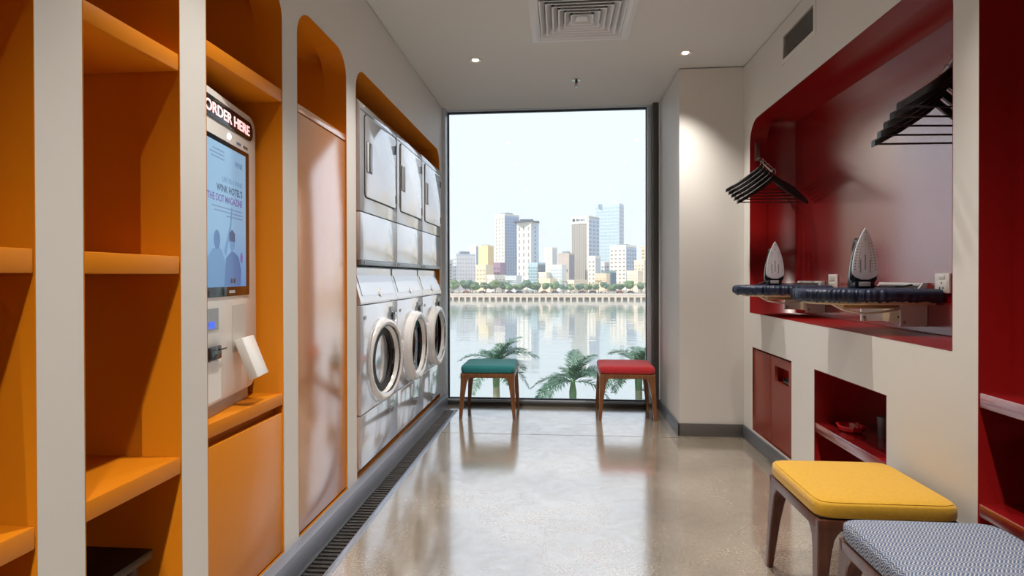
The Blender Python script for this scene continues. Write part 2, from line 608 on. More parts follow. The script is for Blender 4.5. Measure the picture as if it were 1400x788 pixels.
def lining_mesh(y0, y1, z0, z1, rt, xf, sgn, depth, box=None, collar=0.12, n=8):
    """rounded collar that opens into a square-cornered recess"""
    eps = 0.002
    def rect_map(rect, pts, src):
        # put the outline's points on a square rectangle
        (a0, a1, b0, b1) = src
        (c0, c1, d0, d1) = rect
        out = []
        for (u, v) in pts:
            fu = (u - a0) / (a1 - a0); fv = (v - b0) / (b1 - b0)
            du = min(fu, 1 - fu); dv = min(fv, 1 - fv)
            on_side = min(u - a0, a1 - u) < 1e-4
            on_tb = min(v - b0, b1 - v) < 1e-4
            if not on_side and not on_tb:      # arc point: push to the nearer edge
                if (u - a0 < a1 - u):
                    cu = a0 + rt
                else:
                    cu = a1 - rt
                cv = b1 - rt
                dx, dy = u - cu, v - cv
                s = rt / max(abs(dx), abs(dy))
                fu = (cu + dx * s - a0) / (a1 - a0); fv = (cv + dy * s - b0) / (b1 - b0)
            out.append((c0 + fu * (c1 - c0), d0 + fv * (d1 - d0)))
        return out
    o0 = rrect(y0, y1, z0, z1, rt, n)
    o1 = rrect(y0 + eps, y1 - eps, z0 + eps, z1 - eps, max(rt - eps, 0), n)
    src = (y0 + eps, y1 - eps, z0 + eps, z1 - eps)
    sq = rect_map(box or (src[0] - 0.0008, src[1] + 0.0008, src[2] - 0.0008, src[3] + 0.0008), o1, src)
    X = lambda d: xf - sgn * d
    b = B()
    rings = [[(X(-0.0006), u, v) for u, v in o0], [(X(-0.0006), u, v) for u, v in o1],
             [(X(collar), u, v) for u, v in o1], [(X(collar), u, v) for u, v in sq], [(X(depth), u, v) for u, v in sq]]
    b.loops(rings[0:2], False, False)
    b.loops(rings[1:3], False, False)
    b.loops(rings[2:4], False, False)
    b.loops(rings[3:5], False, True)
    return b

def left_bays():
    labels = ['orange shelving bay cut off at the left edge of the photo',
              'orange shelving bay with three shelves and a black stool at its foot',
              'orange bay that holds the order kiosk above a flat cupboard door',
              'orange bay closed by one tall glossy door']
    tops = [(0.634, 0.682), (1.209, 1.260), (1.791, 1.840)]
    for i in range(4):
        y0, y1 = BAYS[i]
        t = thing('wall_bay', labels[i], 'shelving', (0, 0, 0), 0, 'orange bays along the left wall')
        box = (1.60, y1 - 0.002, ZB + 0.002, ZT - 0.002) if i == 2 else None
        lining_mesh(y0, y1, ZB, ZT, RT, LX, 1, 0.46, box).build('lining', ORANGE, t, recalc=False)
        if i < 2:
            for z0, z1 in tops:
                B().box((LX - 0.455, y0 + 0.003, z0), (LX - 0.001, y1 - 0.003, z1), 0.003).build('shelf', ORANGE, t)
        elif i == 2:
            B().box((LX - 0.455, y0 + 0.003, 1.886), (LX - 0.001, y1 - 0.003, 1.936), 0.003).build('shelf', ORANGE, t)
            B().box((LX - 0.455, y0 + 0.003, 0.697), (LX - 0.001, y1 - 0.003, 0.742), 0.003).build('counter_shelf', ORANGE, t)
            d = B().box((LX - 0.022, y0 + 0.006, 0.122), (LX - 0.003, y1 - 0.006, 0.666), 0.002).build('door', ORANGE_SATIN, t)
            B().box((LX - 0.06, y0 + 0.003, 0.60), (LX - 0.04, y1 - 0.003, 0.697)).build('finger_recess', ORANGE, t)
        else:
            B().box((LX - 0.022, y0 + 0.006, 0.126), (LX - 0.003, y1 - 0.006, 1.888), 0.002).build('door', ORANGE_DOOR, t)
            B().box((LX - 0.455, y0 + 0.003, 1.894), (LX - 0.002, y1 - 0.003, 1.926), 0.003).build('top_rail', ORANGE_DOOR, t)
            B().box((LX - 0.06, y0 + 0.003, 1.86), (LX - 0.03, y1 - 0.003, 1.896)).build('gap_strip', DARK, t)
    y0, y1 = BAYS[4]
    t = thing('wall_bay', 'wide orange bay that houses the stacked washers and dryers', 'recess', (0, 0, 0), 0, 'orange bays along the left wall')
    lining_mesh(y0, y1, ZB, ZT, RT, LX, 1, 0.56, None, collar=0.2).build('lining', ORANGE, t, recalc=False)
left_bays()

NICHE = (2.100, 4.228, 0.937, 2.300)
CABI = (3.485, 4.167, 0.112, 0.697)
OPENN = (2.501, 3.180, 0.112, 0.700)
RBAY = (1.30, 1.977, 0.112, 2.60)

def build_right_wall():
    outline = [(BACK, 0.0), (RY + 0.02, 0.0), (RY + 0.02, H - 0.007), (BACK, H - 0.007)]
    holes = [rrect(*NICHE, 0.16), rrect(*CABI), rrect(*OPENN), rrect(*RBAY)]
    holes.append(rrect(3.192, 3.610, 2.520, 2.662))
    me = panel('wall_right', outline, holes, 0.01, YZ(RX + 0.005))
    w = struct(link('wall_right', me, WALL), 'cream wall with red niches')
    B().box((1.78, BACK - 0.1, -0.05), (1.86, RY + 0.05, H + 0.2)).build('wall_core', WALL, w)
    a = struct(B().box((AX, RY, 0.0), (1.86, 5.45, H - 0.007)).build('wall_alcove', WALL), 'cream wall block beside the window')
    B().box((AX + 0.02, RY + 0.02, 0.1), (1.84, 5.42, H + 0.02)).build('wall_core', DARK, a)
    k = struct(B().box((-1.7, BACK - 0.12, 0), (1.85, BACK, H)).build('wall_back', WALL), 'plain cream wall behind the camera')
    struct(B().box((RX - 0.011, 2.0, 0), (RX, RY, 0.096), 0.002).build('baseboard_right', BASE_GREY), 'grey skirting under the red cabinet')
    struct(B().box((RX - 0.011, BACK, 0), (RX, 2.0, 0.096), 0.002).build('baseboard_near', BASE_GREY), 'grey skirting beside the stools')
    struct(B().box((AX - 0.011, RY - 0.011, 0), (RX - 0.011, RY, 0.096), 0.002).build('baseboard_return', M('dark_skirting', (92, 88, 84), 0.45)), 'dark grey skirting on the short return wall')
    struct(B().box((AX - 0.011, RY - 0.011, 0), (AX, 5.24, 0.096), 0.002).build('baseboard_alcove', BASE_GREY), 'grey skirting running to the window')
build_right_wall()

def right_recesses():
    t = thing('ironing_niche', 'large red niche with hangers, irons and ironing boards', 'recess')
    lining_mesh(*NICHE, 0.16, RX, -1, 0.32, None, collar=0.12).build('lining', RED, t, recalc=False)
    B().box((RX + 0.314, NICHE[0] + 0.004, NICHE[2] + 0.004), (RX + 0.3195, NICHE[1] - 0.004, NICHE[3] - 0.004)).build('back_panel', RED_PANEL, t)
    t = thing('open_niche', 'small open red wall niche with one shelf above the yellow stool', 'recess')
    lining_mesh(*OPENN, 0.0, RX, -1, 0.32, None, collar=0.1).build('lining', RED, t, recalc=False)
    B().box((RX + 0.001, OPENN[0] + 0.003, 0.364), (RX + 0.318, OPENN[1] - 0.003, 0.415), 0.003).build('shelf', RED_PANEL, t)
    t = thing('wall_bay', 'red shelving bay at the right edge of the photo', 'shelving')
    lining_mesh(*RBAY, 0.0, RX, -1, 0.40, None, collar=0.1).build('lining', RED, t, recalc=False)
    for z0, z1 in ((0.414, 0.457), (0.771, 0.819)):
        B().box((RX + 0.001, RBAY[0] + 0.003, z0), (RX + 0.398, RBAY[1] - 0.003, z1), 0.003).build('shelf', RED_PANEL, t)
    # cabinet with two doors
    t = thing('wall_cabinet', 'low red-brown two-door cabinet set into the right wall', 'cabinet')
    lining_mesh(*CABI, 0.0, RX, -1, 0.30, None, collar=0.1).build('carcass', RED_DOOR, t, recalc=False)
    B().box((RX + 0.006, 3.831, 0.118), (RX + 0.024, 4.162, 0.684), 0.0015).build('door', RED_DOOR, t)
    me = panel('door', [(3.490, 0.118), (3.824, 0.118), (3.824, 0.684), (3.490, 0.684)], [rrect(3.54, 3.762, 0.532, 0.628)], 0.018, YZ(RX + 0.015))
    d = link('door', me, RED_DOOR, t)
    pocket = B()
    pocket.box((RX + 0.060, 3.53, 0.522), (RX + 0.064, 3.772, 0.638))
    pocket.box((RX + 0.024, 3.53, 0.522), (RX + 0.06, 3.54, 0.638))
    pocket.box((RX + 0.024, 3.762, 0.522), (RX + 0.06, 3.772, 0.638))
    pocket.box((RX + 0.024, 3.53, 0.522), (RX + 0.06, 3.772, 0.532))
    pocket.box((RX + 0.024, 3.53, 0.628), (RX + 0.06, 3.772, 0.638))
    pocket.build('pull_pocket', RED, d)
    lb = B()
    lb.box((RX + 0.018, 3.56, 0.534), (RX + 0.05, 3.66, 0.552), 0.004)
    lb.cyl((RX + 0.03, 3.60, 0.55), (RX + 0.03, 3.60, 0.572), 0.012)
    lb.cyl((RX + 0.03, 3.635, 0.545), (RX + 0.016, 3.645, 0.566), 0.007)
    lb.build('black_latch', BLACK, d)
    # vent grille
    t = thing('air_grille', 'rectangular louvred air grille high on the right wall', 'vent', (RX, 3.4, 2.59))
    me = panel('frame', rrect(-0.238, 0.238, -0.098, 0.098), [rrect(-0.208, 0.208, -0.070, 0.070)], 0.006, YZ(-0.001))
    link('frame', me, WALL, t)
    B().box((0.034, -0.215, -0.078), (0.04, 0.215, 0.078)).build('backing', DARK, t)
    sl = B().box((-0.011, -0.207, -0.001), (0.011, 0.207, 0.001), mat=Matrix.Rotation(math.radians(-32), 4, 'Y')).mesh('louvre')
    for k in range(13):
        o = link('louvre', sl, M('louvre_grey', (142, 134, 124), 0.5), t)
        o.location = (0.010, 0, -0.063 + 0.0105 * k)
right_recesses()

def build_window():
    w = struct(thing('window_1', 'tall fixed window looking over the river to the city', 'window'))
    del w['category']
    gy = 5.33
    B().box((-1.062, gy - 0.004, 0.05), (0.792, gy + 0.004, 2.762)).build('pane', GLASS, w)
    B().box((-1.20, 5.20, 0.0), (-1.0625, 5.40, 2.80), 0.002).build('frame_post', ALU, w)
    B().box((-1.0625, gy - 0.012, 0.04), (-1.052, gy + 0.012, 2.77)).build('gasket', GASKET, w)
    B().box((0.787, 5.285, 0.0), (0.826, 5.40, 2.80), 0.002).build('frame_post', ALU, w)
    B().box((0.780, gy - 0.012, 0.04), (0.788, gy + 0.012, 2.77)).build('gasket', GASKET, w)
    B().box((0.826, 5.20, 0.0), (0.876, 5.40, 2.80), 0.002).build('frame_post', BRONZE, w)
    B().box((0.876, 5.19, 0.0), (AX, 5.40, 2.80)).build('edge_trim', ALU, w)
    B().box((-1.07, 5.27, 2.752), (0.88, 5.40, 2.98)).build('frame_head', ALU, w)
    B().box((-1.055, gy - 0.012, 2.738), (0.785, gy + 0.012, 2.754)).build('gasket', GASKET, w)
    B().box((-1.0625, 5.295, 0.0), (0.787, 5.40, 0.046), 0.002).build('frame_sill', ALU, w)
    B().box((-1.055, gy - 0.012, 0.044), (0.785, gy + 0.012, 0.058)).build('gasket', GASKET, w)
    B().box((-1.10, 5.255, -0.05), (0.88, 5.297, 0.034), 0.002).build('sill_step', BRONZE, w)
build_window()

# ------------------------------------------------------------------ ceiling fittings
def downlights():
    ys = [4.061, 2.84, 1.62, 0.40]
    rim = B().lathe([(0.030, 0.004), (0.030, -0.002), (0.036, -0.005), (0.047, -0.003), (0.049, 0.0), (0.049, 0.003)], 28).mesh('rim')
    cone = B().lathe([(0.031, -0.004), (0.027, -0.0015), (0.0, -0.0012)], 24).mesh('reflector')
    lens = B().lathe([(0.0, -0.007), (0.018, -0.006), (0.0235, -0.0022), (0.0, -0.002)], 20).mesh('lamp')
    lm = M('warm_lamp', (255, 240, 215), 0.5, emit=(255, 226, 180), emit_s=14.0)
    rm = M('lamp_rim', (214, 208, 200), 0.35)
    rf = M('lamp_reflector', (200, 196, 190), 0.25, 0.6)
    names = {(-0.609, 4.061): 'recessed ceiling downlight nearest the window on the washer side',
             (0.867, 4.061): 'recessed ceiling downlight in front of the short return wall'}
    for y in ys:
        for x in (-0.609, 0.867):
            lab = names.get((x, y), 'recessed downlight over the %s, %s back from the window' % ('washers' if x < 0 else 'stools', ['first', 'second', 'third', 'fourth', 'fifth', 'sixth'][ys.index(y)]))
            t = thing('downlight', lab, 'ceiling light', (x, y, H), 0, 'recessed downlights')
            link('rim', rim, rm, t); link('reflector', cone, rf, t); link('lamp', lens, lm, t)
            ld = bpy.data.lights.new('downlight_lamp', 'SPOT')
            ld.energy = LAMP_WATTS
            ld.color = (1.0, 0.945, 0.865)
            ld.spot_size = math.radians(88)
            ld.spot_blend = 1.0
            ld.shadow_soft_size = 0.03
            o = bpy.data.objects.new('downlight_lamp', ld)
            COL.objects.link(o)
            o.parent = t
            o.location = (0, 0, -0.012)
downlights()

def diffuser():
    cx, cy, hs = 0.129, 3.475, 0.312
    t = thing('ceiling_diffuser', 'square four-way air diffuser with nested vanes in the ceiling', 'air vent', (cx, cy, H))
    wm = M('diffuser_white', (214, 214, 216), 0.4)
    def ring(o, zo, i, zi, th=0.006):
        b = B()
        def sq(s, z): return [(-s, -s, z), (s, -s, z), (s, s, z), (-s, s, z)]
        b.loops([sq(o, zo), sq(i, zi), sq(i - th, zi), sq(o - th * 1.6, zo), sq(o, zo)], False, False)
        return b
    b = B()
    def sq(s, z): return [(-s, -s, z), (s, -s, z), (s, s, z), (-s, s, z)]
    b.loops([sq(hs, 0.0), sq(hs, -0.006), sq(hs - 0.03, -0.010), sq(hs - 0.055, 0.0), sq(hs - 0.055, 0.004), sq(hs, 0.004)], False, False)
    b.build('frame', wm, t)
    for k in range(6):
        s = hs - 0.058 - 0.037 * k
        ring(s, -0.006, s - 0.029, 0.024).build('vane', wm, t)
    B().box((-0.034, -0.034, -0.001), (0.034, 0.034, 0.006), 0.002).build('centre_plate', wm, t)
    pl = B()
    pl.box((-0.30, -0.30, 0.13), (0.30, 0.30, 0.135))
    for a_, b_ in (((-0.30, -0.30), (-0.29, 0.30)), ((0.29, -0.30), (0.30, 0.30)), ((-0.29, -0.30), (0.29, -0.29)), ((-0.29, 0.29), (0.29, 0.30))):
        pl.box((a_[0], a_[1], 0.013), (b_[0], b_[1], 0.13))
    pl.build('dark_plenum', DARK, t)
diffuser()

def sprinkler():
    t = thing('sprinkler_head', 'small chrome fire sprinkler on the ceiling before the window', 'sprinkler', (0.125, 4.54, H))
    B().lathe([(0.0, 0.0), (0.034, 0.0), (0.036, -0.004), (0.014, -0.009), (0.0, -0.009)], 24).build('escutcheon', CHROME, t)
    B().cyl((0, 0, -0.008), (0, 0, -0.030), 0.011, 0.009).build('body', M('dark_chrome', (90, 90, 92), 0.25, 1.0), t)
    B().tube([(0.010, 0, -0.028), (0.015, 0, -0.042), (0.006, 0, -0.056)], 0.0022, 6).tube([(-0.010, 0, -0.028), (-0.015, 0, -0.042), (-0.006, 0, -0.056)], 0.0022, 6).build('yoke', CHROME, t)
    B().cyl((0, 0, -0.03), (0, 0, -0.054), 0.003).build('bulb', M('red_bulb', (150, 30, 20), 0.2), t)
    B().lathe([(0.0, -0.054), (0.012, -0.055), (0.012, -0.058), (0.0, -0.060)], 16).build('deflector', CHROME, t)
sprinkler()

# ------------------------------------------------------------------ laundry machines
def XW(px):  # lathe axis along +X
    return Matrix.Translation(px) @ Matrix.Rotation(PI / 2, 4, 'Y')

def machines():
    W = 0.688
    y0s = [2.986, 3.676, 4.366]
    FX = -1.075
    z0 = 0.118
    strip = M('satin_strip', (150, 156, 162), 0.3, 0.7)
    ringm = M('door_ring_plastic', (232, 229, 228), 0.16, ior=1.6, coat=0.6, coat_ior=1.7)
    steel = M('drum_steel', (150, 150, 152), 0.25, 1.0)
    bowl = M('door_bowl_glass', (16, 16, 18), 0.03, ior=1.7)
    names = ['nearest', 'middle', 'farthest']
    # ---- washer
    def washer(i):
        t = thing('washing_machine', ['white front-loading washer nearest the tall orange bay, its porthole door ajar',
                                      'white front-loading washer in the middle of the row of three',
                                      'white front-loading washer nearest the window'][i], 'washing machine',
                  (FX, y0s[i], z0), 0, 'washers in the orange bay')
        zz = lambda z: z - z0
        b = B().box((-0.50, 0.0, zz(0.448)), (0.0, W, zz(1.044)), 0.006)
        b.box((-0.50, 0.02, zz(0.125)), (-0.04, W - 0.02, zz(1.25)))
        b.build('body', ENAMEL, t)
        B().box((-0.10, 0.0, zz(0.158)), (-0.001, W, zz(0.442)), 0.006).build('kick_panel', ENAMEL, t)
        f = B()
        f.cyl((-0.10, 0.06, 0), (-0.10, 0.06, 0.045), 0.02); f.cyl((-0.10, W - 0.06, 0), (-0.10, W - 0.06, 0.045), 0.02)
        f.cyl((-0.44, 0.06, 0), (-0.44, 0.06, 0.045), 0.02); f.cyl((-0.44, W - 0.06, 0), (-0.44, W - 0.06, 0.045), 0.02)
        f.build('feet', DARK, t)
        # slanted control panel
        prof = [(-0.20, 1.050), (0.0, 1.050), (0.001, 1.062), (-0.058, 1.258), (-0.066, 1.262), (-0.20, 1.262)]
        cp = B().prism(prof, 0.002, W - 0.002, lambda u, v, w: (u, w, zz(v))).build('control_panel', ENAMEL, t)
        sl = Vector((-0.059, 0, 0.196)).normalized()
        nrm = Vector((sl.z, 0, -sl.x))
        org = Vector((0.001, 0, zz(1.062)))
        fn = lambda u, v, w: tuple(org + sl * v + Vector((0, u, 0)) + nrm * w)
        poly = [(0.05, 0.035), (W - 0.05, 0.035), (W - 0.05, 0.15)] + [(W - 0.05 - (W - 0.1) * k / 10, 0.15 + 0.018 * math.sin(PI * k / 10)) for k in range(1, 10)] + [(0.05, 0.15)]
        B().prism(poly, 0.0, 0.003, fn).build('raised_plate', ENAMEL, cp)
        c = fn(0.36, 0.045, 0.003)
        B().lathe([(0.0, 0.004), (0.024, 0.0035), (0.026, 0.0)], 20, Matrix.Translation(c) @ nrm.to_track_quat('Z', 'Y').to_matrix().to_4x4()).build('knob', ringm, cp)
        # porthole
        cy, cz = 0.345, zz(0.708)
        B().lathe([(0.236, 0.0), (0.236, 0.016), (0.15, 0.016), (0.15, -0.02)], 48, XW((0, cy, cz))).build('door_seal_gap', DARK, t)
        B().lathe([(0.255, 0.0), (0.253, 0.010), (0.240, 0.014), (0.236, 0.0)], 48, XW((0, cy, cz))).build('door_surround', ENAMEL, t)
        # door hinged on its far side
        piv = Vector((0.018, cy + 0.235, cz))
        ang = (math.radians(6.5), math.radians(0.8), math.radians(0.8))[i]
        loc = Vector((0, -0.235, 0))
        d = B().lathe([(0.246, 0.0), (0.247, 0.030), (0.238, 0.048), (0.222, 0.056), (0.206, 0.052), (0.196, 0.036),
                       (0.188, 0.020), (0.184, 0.004), (0.20, 0.0)], 56, XW(loc), close=True).build('porthole_door', ringm, t)
        d.location = piv
        d.rotation_euler = (0, 0, -ang)
        if i == 0:
            B().lathe([(0.238, 0.001), (0.232, -0.012), (0.238, -0.022), (0.230, -0.046), (0.19, -0.046)], 48, XW(loc)).build('door_gasket', DARK, d)
        B().lathe([(0.198, 0.037), (0.203, 0.046), (0.208, 0.052), (0.200, 0.049)], 48, XW(loc), close=True).build('chrome_ring', CHROME, d)
        B().lathe([(0.188, 0.018), (0.175, 0.008), (0.14, -0.004), (0.08, -0.012), (0.0, -0.014)], 40, XW(loc)).build('glass_bowl', bowl, d)
        B().box((0.010, -0.235 - 0.165, -0.10), (0.026, -0.235 - 0.135, 0.06), 0.006).build('door_label', M('door_label', (206, 210, 214), 0.4), d)
        B().box((0.0, 0.525, zz(0.915)), (0.004, 0.625, zz(1.012)), 0.0015).build('lock_plate', strip, t)
        B().lathe([(0.0, 0.012), (0.026, 0.010), (0.030, 0.0)], 20, XW((0.003, 0.575, zz(0.955)))).build('lock_knob', BLACK, t)
        B().box((0.0, 0.045, zz(0.965)), (0.003, 0.085, zz(0.985)), 0.001).build('badge', strip, t)
        return t
    def dryer(i):
        t = thing('tumble_dryer', ['white tumble dryer stacked on the washer nearest the tall orange bay',
                                   'white tumble dryer in the middle of the upper row',
                                   'white tumble dryer stacked nearest the window'][i], 'tumble dryer',
                  (FX, y0s[i], 1.264), 0, 'dryers stacked on the washers')
        zz = lambda z: z - 1.264
        # body with a rounded top front edge
        prof = [(-0.50, 1.559), (-0.002, 1.559), (0.0, 1.563)]
        prof += [(0.0, 2.12)] + [(-0.05 + 0.05 * math.cos(a * PI / 16), 2.124 + 0.05 * math.sin(a * PI / 16)) for a in range(0, 9)] + [(-0.50, 2.174)]
        B().prism(prof, 0.001, W - 0.001, lambda u, v, w: (u, w, zz(v)), bev=0.004).build('body', ENAMEL, t)
        B().box((0.0005, 0.004, zz(2.106)), (0.0012, W - 0.004, zz(2.1095))).build('top_seam', DARK, t)
        B().box((-0.48, 0.004, zz(1.552)), (-0.006, W - 0.004, zz(1.561))).build('seam', DARK, t)
        B().box((-0.50, 0.001, zz(1.292)), (0.0, W - 0.001, zz(1.553)), 0.004).build('lower_panel', ENAMEL, t)
        ks = B().box((-0.12, 0.003, zz(1.266)), (0.004, W - 0.003, zz(1.291)), 0.002).build('kick_strip', strip, t)
        for yy in (0.05, W - 0.05):
            B().cyl((0.003, yy, zz(1.279)), (0.009, yy, zz(1.279)), 0.008, 0.006, 10).build('screw', CHROME, ks)
        fn = lambda u, v, w: (w, u, zz(v))
        B().prism(rrect(0.060, 0.640, 1.636, 2.100, 0.032, 6, 0.032), 0.0, 0.0015, fn).build('door_seal_gap', DARK, t)  # dark outline plate standing in for the shaded groove around the door
        d = B().prism(rrect(0.066, 0.634, 1.642, 2.094, 0.028, 6, 0.028), 0.001, 0.010, fn, bev=0.003).build('door', ENAMEL, t)
        B().prism(rrect(0.070, 0.168, 1.778, 1.950, 0.01, 4, 0.01), 0.010, 0.0112, fn).build('handle_recess', M('recess_grey', (84, 88, 96), 0.4), d)
        B().box((0.010, 0.078, zz(1.782)), (0.017, 0.096, zz(1.946)), 0.003).build('handle', ENAMEL_SIDE, d)
        B().box((0.010, 0.122, zz(1.788)), (0.015, 0.150, zz(1.940)), 0.002).build('handle_lip', strip, d)
        for z in (2.020, 1.700):
            B().box((0.0, 0.632, zz(z - 0.028)), (0.012, 0.650, zz(z + 0.028)), 0.002).build('hinge', M('dark_hinge', (52, 54, 58), 0.35, 0.6), t)
        return t
    for i in range(3):
        washer(i)
        dryer(i)
machines()

# ------------------------------------------------------------------ order kiosk
def kiosk():
    # local frame: x from the near side to the far side of the face, -y out of the face, z up
    ang = math.radians(90 + 9.7)
    ux = Vector((math.cos(ang), math.sin(ang), 0))
    far = Vector((-1.19, 2.14, 0.742))
    t = thing('order_kiosk', 'white self-order kiosk with a tall touchscreen in the orange bay', 'kiosk', far, ang)
    Z0 = 0.042
    W = 0.505
    fn = lambda u, v, w: (u, w, v + Z0)
    B().prism(rrect(-W, 0.0, 0.0, 1.030, 0.055, 8, 0.07), 0.0, 0.10, fn, bev=0.008).build('body', KIOSK_W, t)
    B().box((-W + 0.06, 0.012, 0.0), (-0.06, 0.09, Z0 + 0.01), 0.004).build('foot', M('kiosk_foot', (180, 176, 170), 0.4), t)
    # header sign
    hd = B().prism(rrect(-0.478, -0.040, 0.932, 1.003, 0.034, 8, 0.034), -0.003, 0.002, fn, bev=0.001).build('header_sign', M('header_black', (20, 24, 30), 0.12), t)
    FT = Matrix(((1, 0, 0, 0), (0, 0, -1, 0), (0, 1, 0, 0), (0, 0, 0, 1)))
    def TX(u, v, w=-0.0035):
        return Matrix.Translation((u, w, v + Z0)) @ FT
    text_obj('ORDER HERE', 0.050, M('sign_letters', (250, 220, 220), 0.4, emit=(255, 196, 196), emit_s=0.9), hd, TX(-0.449, 0.950), 'sign_lettering', 0.0008, width=0.372, bold=0.0009)
    B().lathe([(0.0, 0.002), (0.009, 0.002), (0.011, 0.0)], 20, Matrix.Translation((-0.255, -0.0015, 0.905 + Z0)) @ Matrix.Rotation(PI / 2, 4, 'X')).build('camera_light', M('camera_light', (255, 255, 255), 0.3, emit=(240, 245, 255), emit_s=3.0), t)
    for u, w_, s in ((-0.19, 0.045, (96, 120, 150)), (-0.13, 0.05, (110, 96, 90))):
        B().box((u, -0.001, 0.893 + Z0), (u + w_ - 0.008, 0.0, 0.902 + Z0)).build('maker_mark', M('maker_mark_%d' % s[0], s, 0.5), t)
    # screen
    bz = B().prism(rrect(-0.452, -0.085, 0.350, 0.880, 0.006, 3, 0.006), -0.004, 0.002, fn, bev=0.001).build('screen_bezel', M('bezel_black', (16, 20, 26), 0.08), t)
    scr = M('screen_picture', (130, 185, 235), 0.15, emit=(120, 178, 238), emit_s=0.55)
    nt = scr.node_tree
    bs = nt.nodes['Principled BSDF']
    tc = nt.nodes.new('ShaderNodeTexCoord'); sp = nt.nodes.new('ShaderNodeSeparateXYZ')
    rp = nt.nodes.new('ShaderNodeValToRGB')
    rp.color_ramp.elements[0].position = 0.40; rp.color_ramp.elements[0].color = lin((84, 160, 226))
    rp.color_ramp.elements[1].position = 0.90; rp.color_ramp.elements[1].color = lin((156, 206, 242))
    k = rp.color_ramp.elements.new(0.62); k.color = lin((150, 200, 240))
    nt.links.new(tc.outputs['Object'], sp.inputs[0]); nt.links.new(sp.outputs['Z'], rp.inputs[0])
    nt.links.new(rp.outputs[0], bs.inputs['Emission Color'])
    bs.inputs['Base Color'].default_value = lin((30, 36, 44))
    sc_ = B().box((-0.447, -0.0052, 0.383 + Z0), (-0.122, -0.0042, 0.862 + Z0)).build('screen', scr, t)
    def ink(name, c, e=0.5):
        return M(name, (20, 22, 26), 0.2, emit=c, emit_s=e)
    w0 = -0.0056
    text_obj('WINK', 0.030, ink('ink_grey', (84, 130, 176)), sc_, TX(-0.222, 0.805, w0), ext=0.0001, width=0.072)
    text_obj('LIVE IN A WINK', 0.026, ink('ink_pale', (120, 160, 205)), sc_, TX(-0.155, 0.738, w0), ext=0.0001, align='RIGHT', width=0.17)
    text_obj("WINK HOTEL'S", 0.034, ink('ink_navy', (30, 66, 112), 0.5), sc_, TX(-0.155, 0.703, w0), ext=0.0001, align='RIGHT', width=0.215, bold=0.0004)
    text_obj('THE DOT MAGAZINE', 0.034, ink('ink_violet', (116, 84, 170), 0.6), sc_, TX(-0.155, 0.668, w0), ext=0.0001, align='RIGHT', width=0.285, bold=0.0004)
    for q, (w_, z) in enumerate(((0.25, 0.648), (0.235, 0.635), (0.14, 0.622), (0.09, 0.835), (0.11, 0.822), (0.10, 0.809))):
        x1 = -0.155 if q < 3 else -0.31
        B().box((x1 - w_, -0.0056, z + Z0), (x1, -0.0053, z + 0.004 + Z0)).build('caption_line', ink('ink_pale', (120, 160, 205)), sc_)
    # printed figures on the screen
    fig1, fig2, figh = ink('figure_pale', (110, 168, 222), 0.5), ink('figure_blue', (84, 140, 205), 0.45), ink('figure_hair', (56, 98, 160), 0.4)
    fl = lambda u, v, w: (u, w, v + Z0)
    def ell(cx, cz, a, b, n=18): return [(cx + a * math.cos(2 * PI * k / n), cz + b * math.sin(2 * PI * k / n)) for k in range(n)]
    for nm, poly, m_, w_ in (
        ('printed_figure', [(-0.44, 0.385), (-0.31, 0.385), (-0.305, 0.46), (-0.33, 0.505), (-0.355, 0.515), (-0.40, 0.51), (-0.44, 0.48)], fig1, -0.0055),
        ('printed_figure', ell(-0.37, 0.540, 0.024, 0.032), fig2, -0.0056),
        ('printed_figure', [(-0.315, 0.50), (-0.265, 0.60), (-0.252, 0.66), (-0.243, 0.655), (-0.255, 0.585), (-0.298, 0.49)], fig1, -0.0056),
        ('printed_figure', [(-0.315, 0.385), (-0.175, 0.385), (-0.168, 0.44), (-0.19, 0.487), (-0.235, 0.505), (-0.255, 0.505), (-0.30, 0.48)], fig2, -0.0057),
        ('printed_figure', ell(-0.248, 0.535, 0.022, 0.030), fig1, -0.0058),
        ('printed_figure', [(-0.272, 0.540), (-0.224, 0.540), (-0.224, 0.568), (-0.248, 0.582), (-0.272, 0.568)], figh, -0.0059),
        ('printed_figure', ell(-0.165, 0.485, 0.010, 0.020), ink('figure_rose', (150, 110, 190), 0.5), -0.0058),
        ('printed_mark', rrect(-0.262, -0.246, 0.395, 0.411), ink('ink_black', (30, 50, 80), 0.3), -0.0060),
        ('printed_mark', rrect(-0.238, -0.222, 0.395, 0.411), ink('ink_black', (30, 50, 80), 0.3), -0.0060)):
        B().prism(poly, w_, w_ + 0.0002, fl).build(nm, m_, sc_, smooth=False)
    B().box((-0.272, -0.0048, 0.360 + Z0), (-0.222, -0.0041, 0.370 + Z0)).build('bezel_mark', M('bezel_mark', (170, 176, 180), 0.4), bz)
    # card reader window
    rd = B().prism(rrect(-0.472, -0.352, 0.243, 0.314, 0.003, 2, 0.003), -0.002, 0.002, fn).build('reader_window', M('reader_grey', (140, 144, 150), 0.2), t)
    B().box((-0.425, -0.003, 0.250 + Z0), (-0.385, -0.0018, 0.272 + Z0)).build('reader_glow', M('reader_glow', (30, 70, 200), 0.3, emit=(40, 90, 240), emit_s=0.8), rd)
    sl = B().box((-0.46, -0.014, 0.148 + Z0), (-0.356, 0.0, 0.192 + Z0), 0.004).build('card_slot', BLACK, t)
    B().box((-0.375, -0.018, 0.176 + Z0), (-0.325, -0.014, 0.181 + Z0), 0.001).build('slot_lip', M('slot_lip', (50, 50, 54), 0.3), sl)
    B().prism(rrect(-0.478, -0.334, 0.012, 0.142, 0.002, 2, 0.002), -0.0015, 0.0, fn).build('printer_door', KIOSK_W, t)
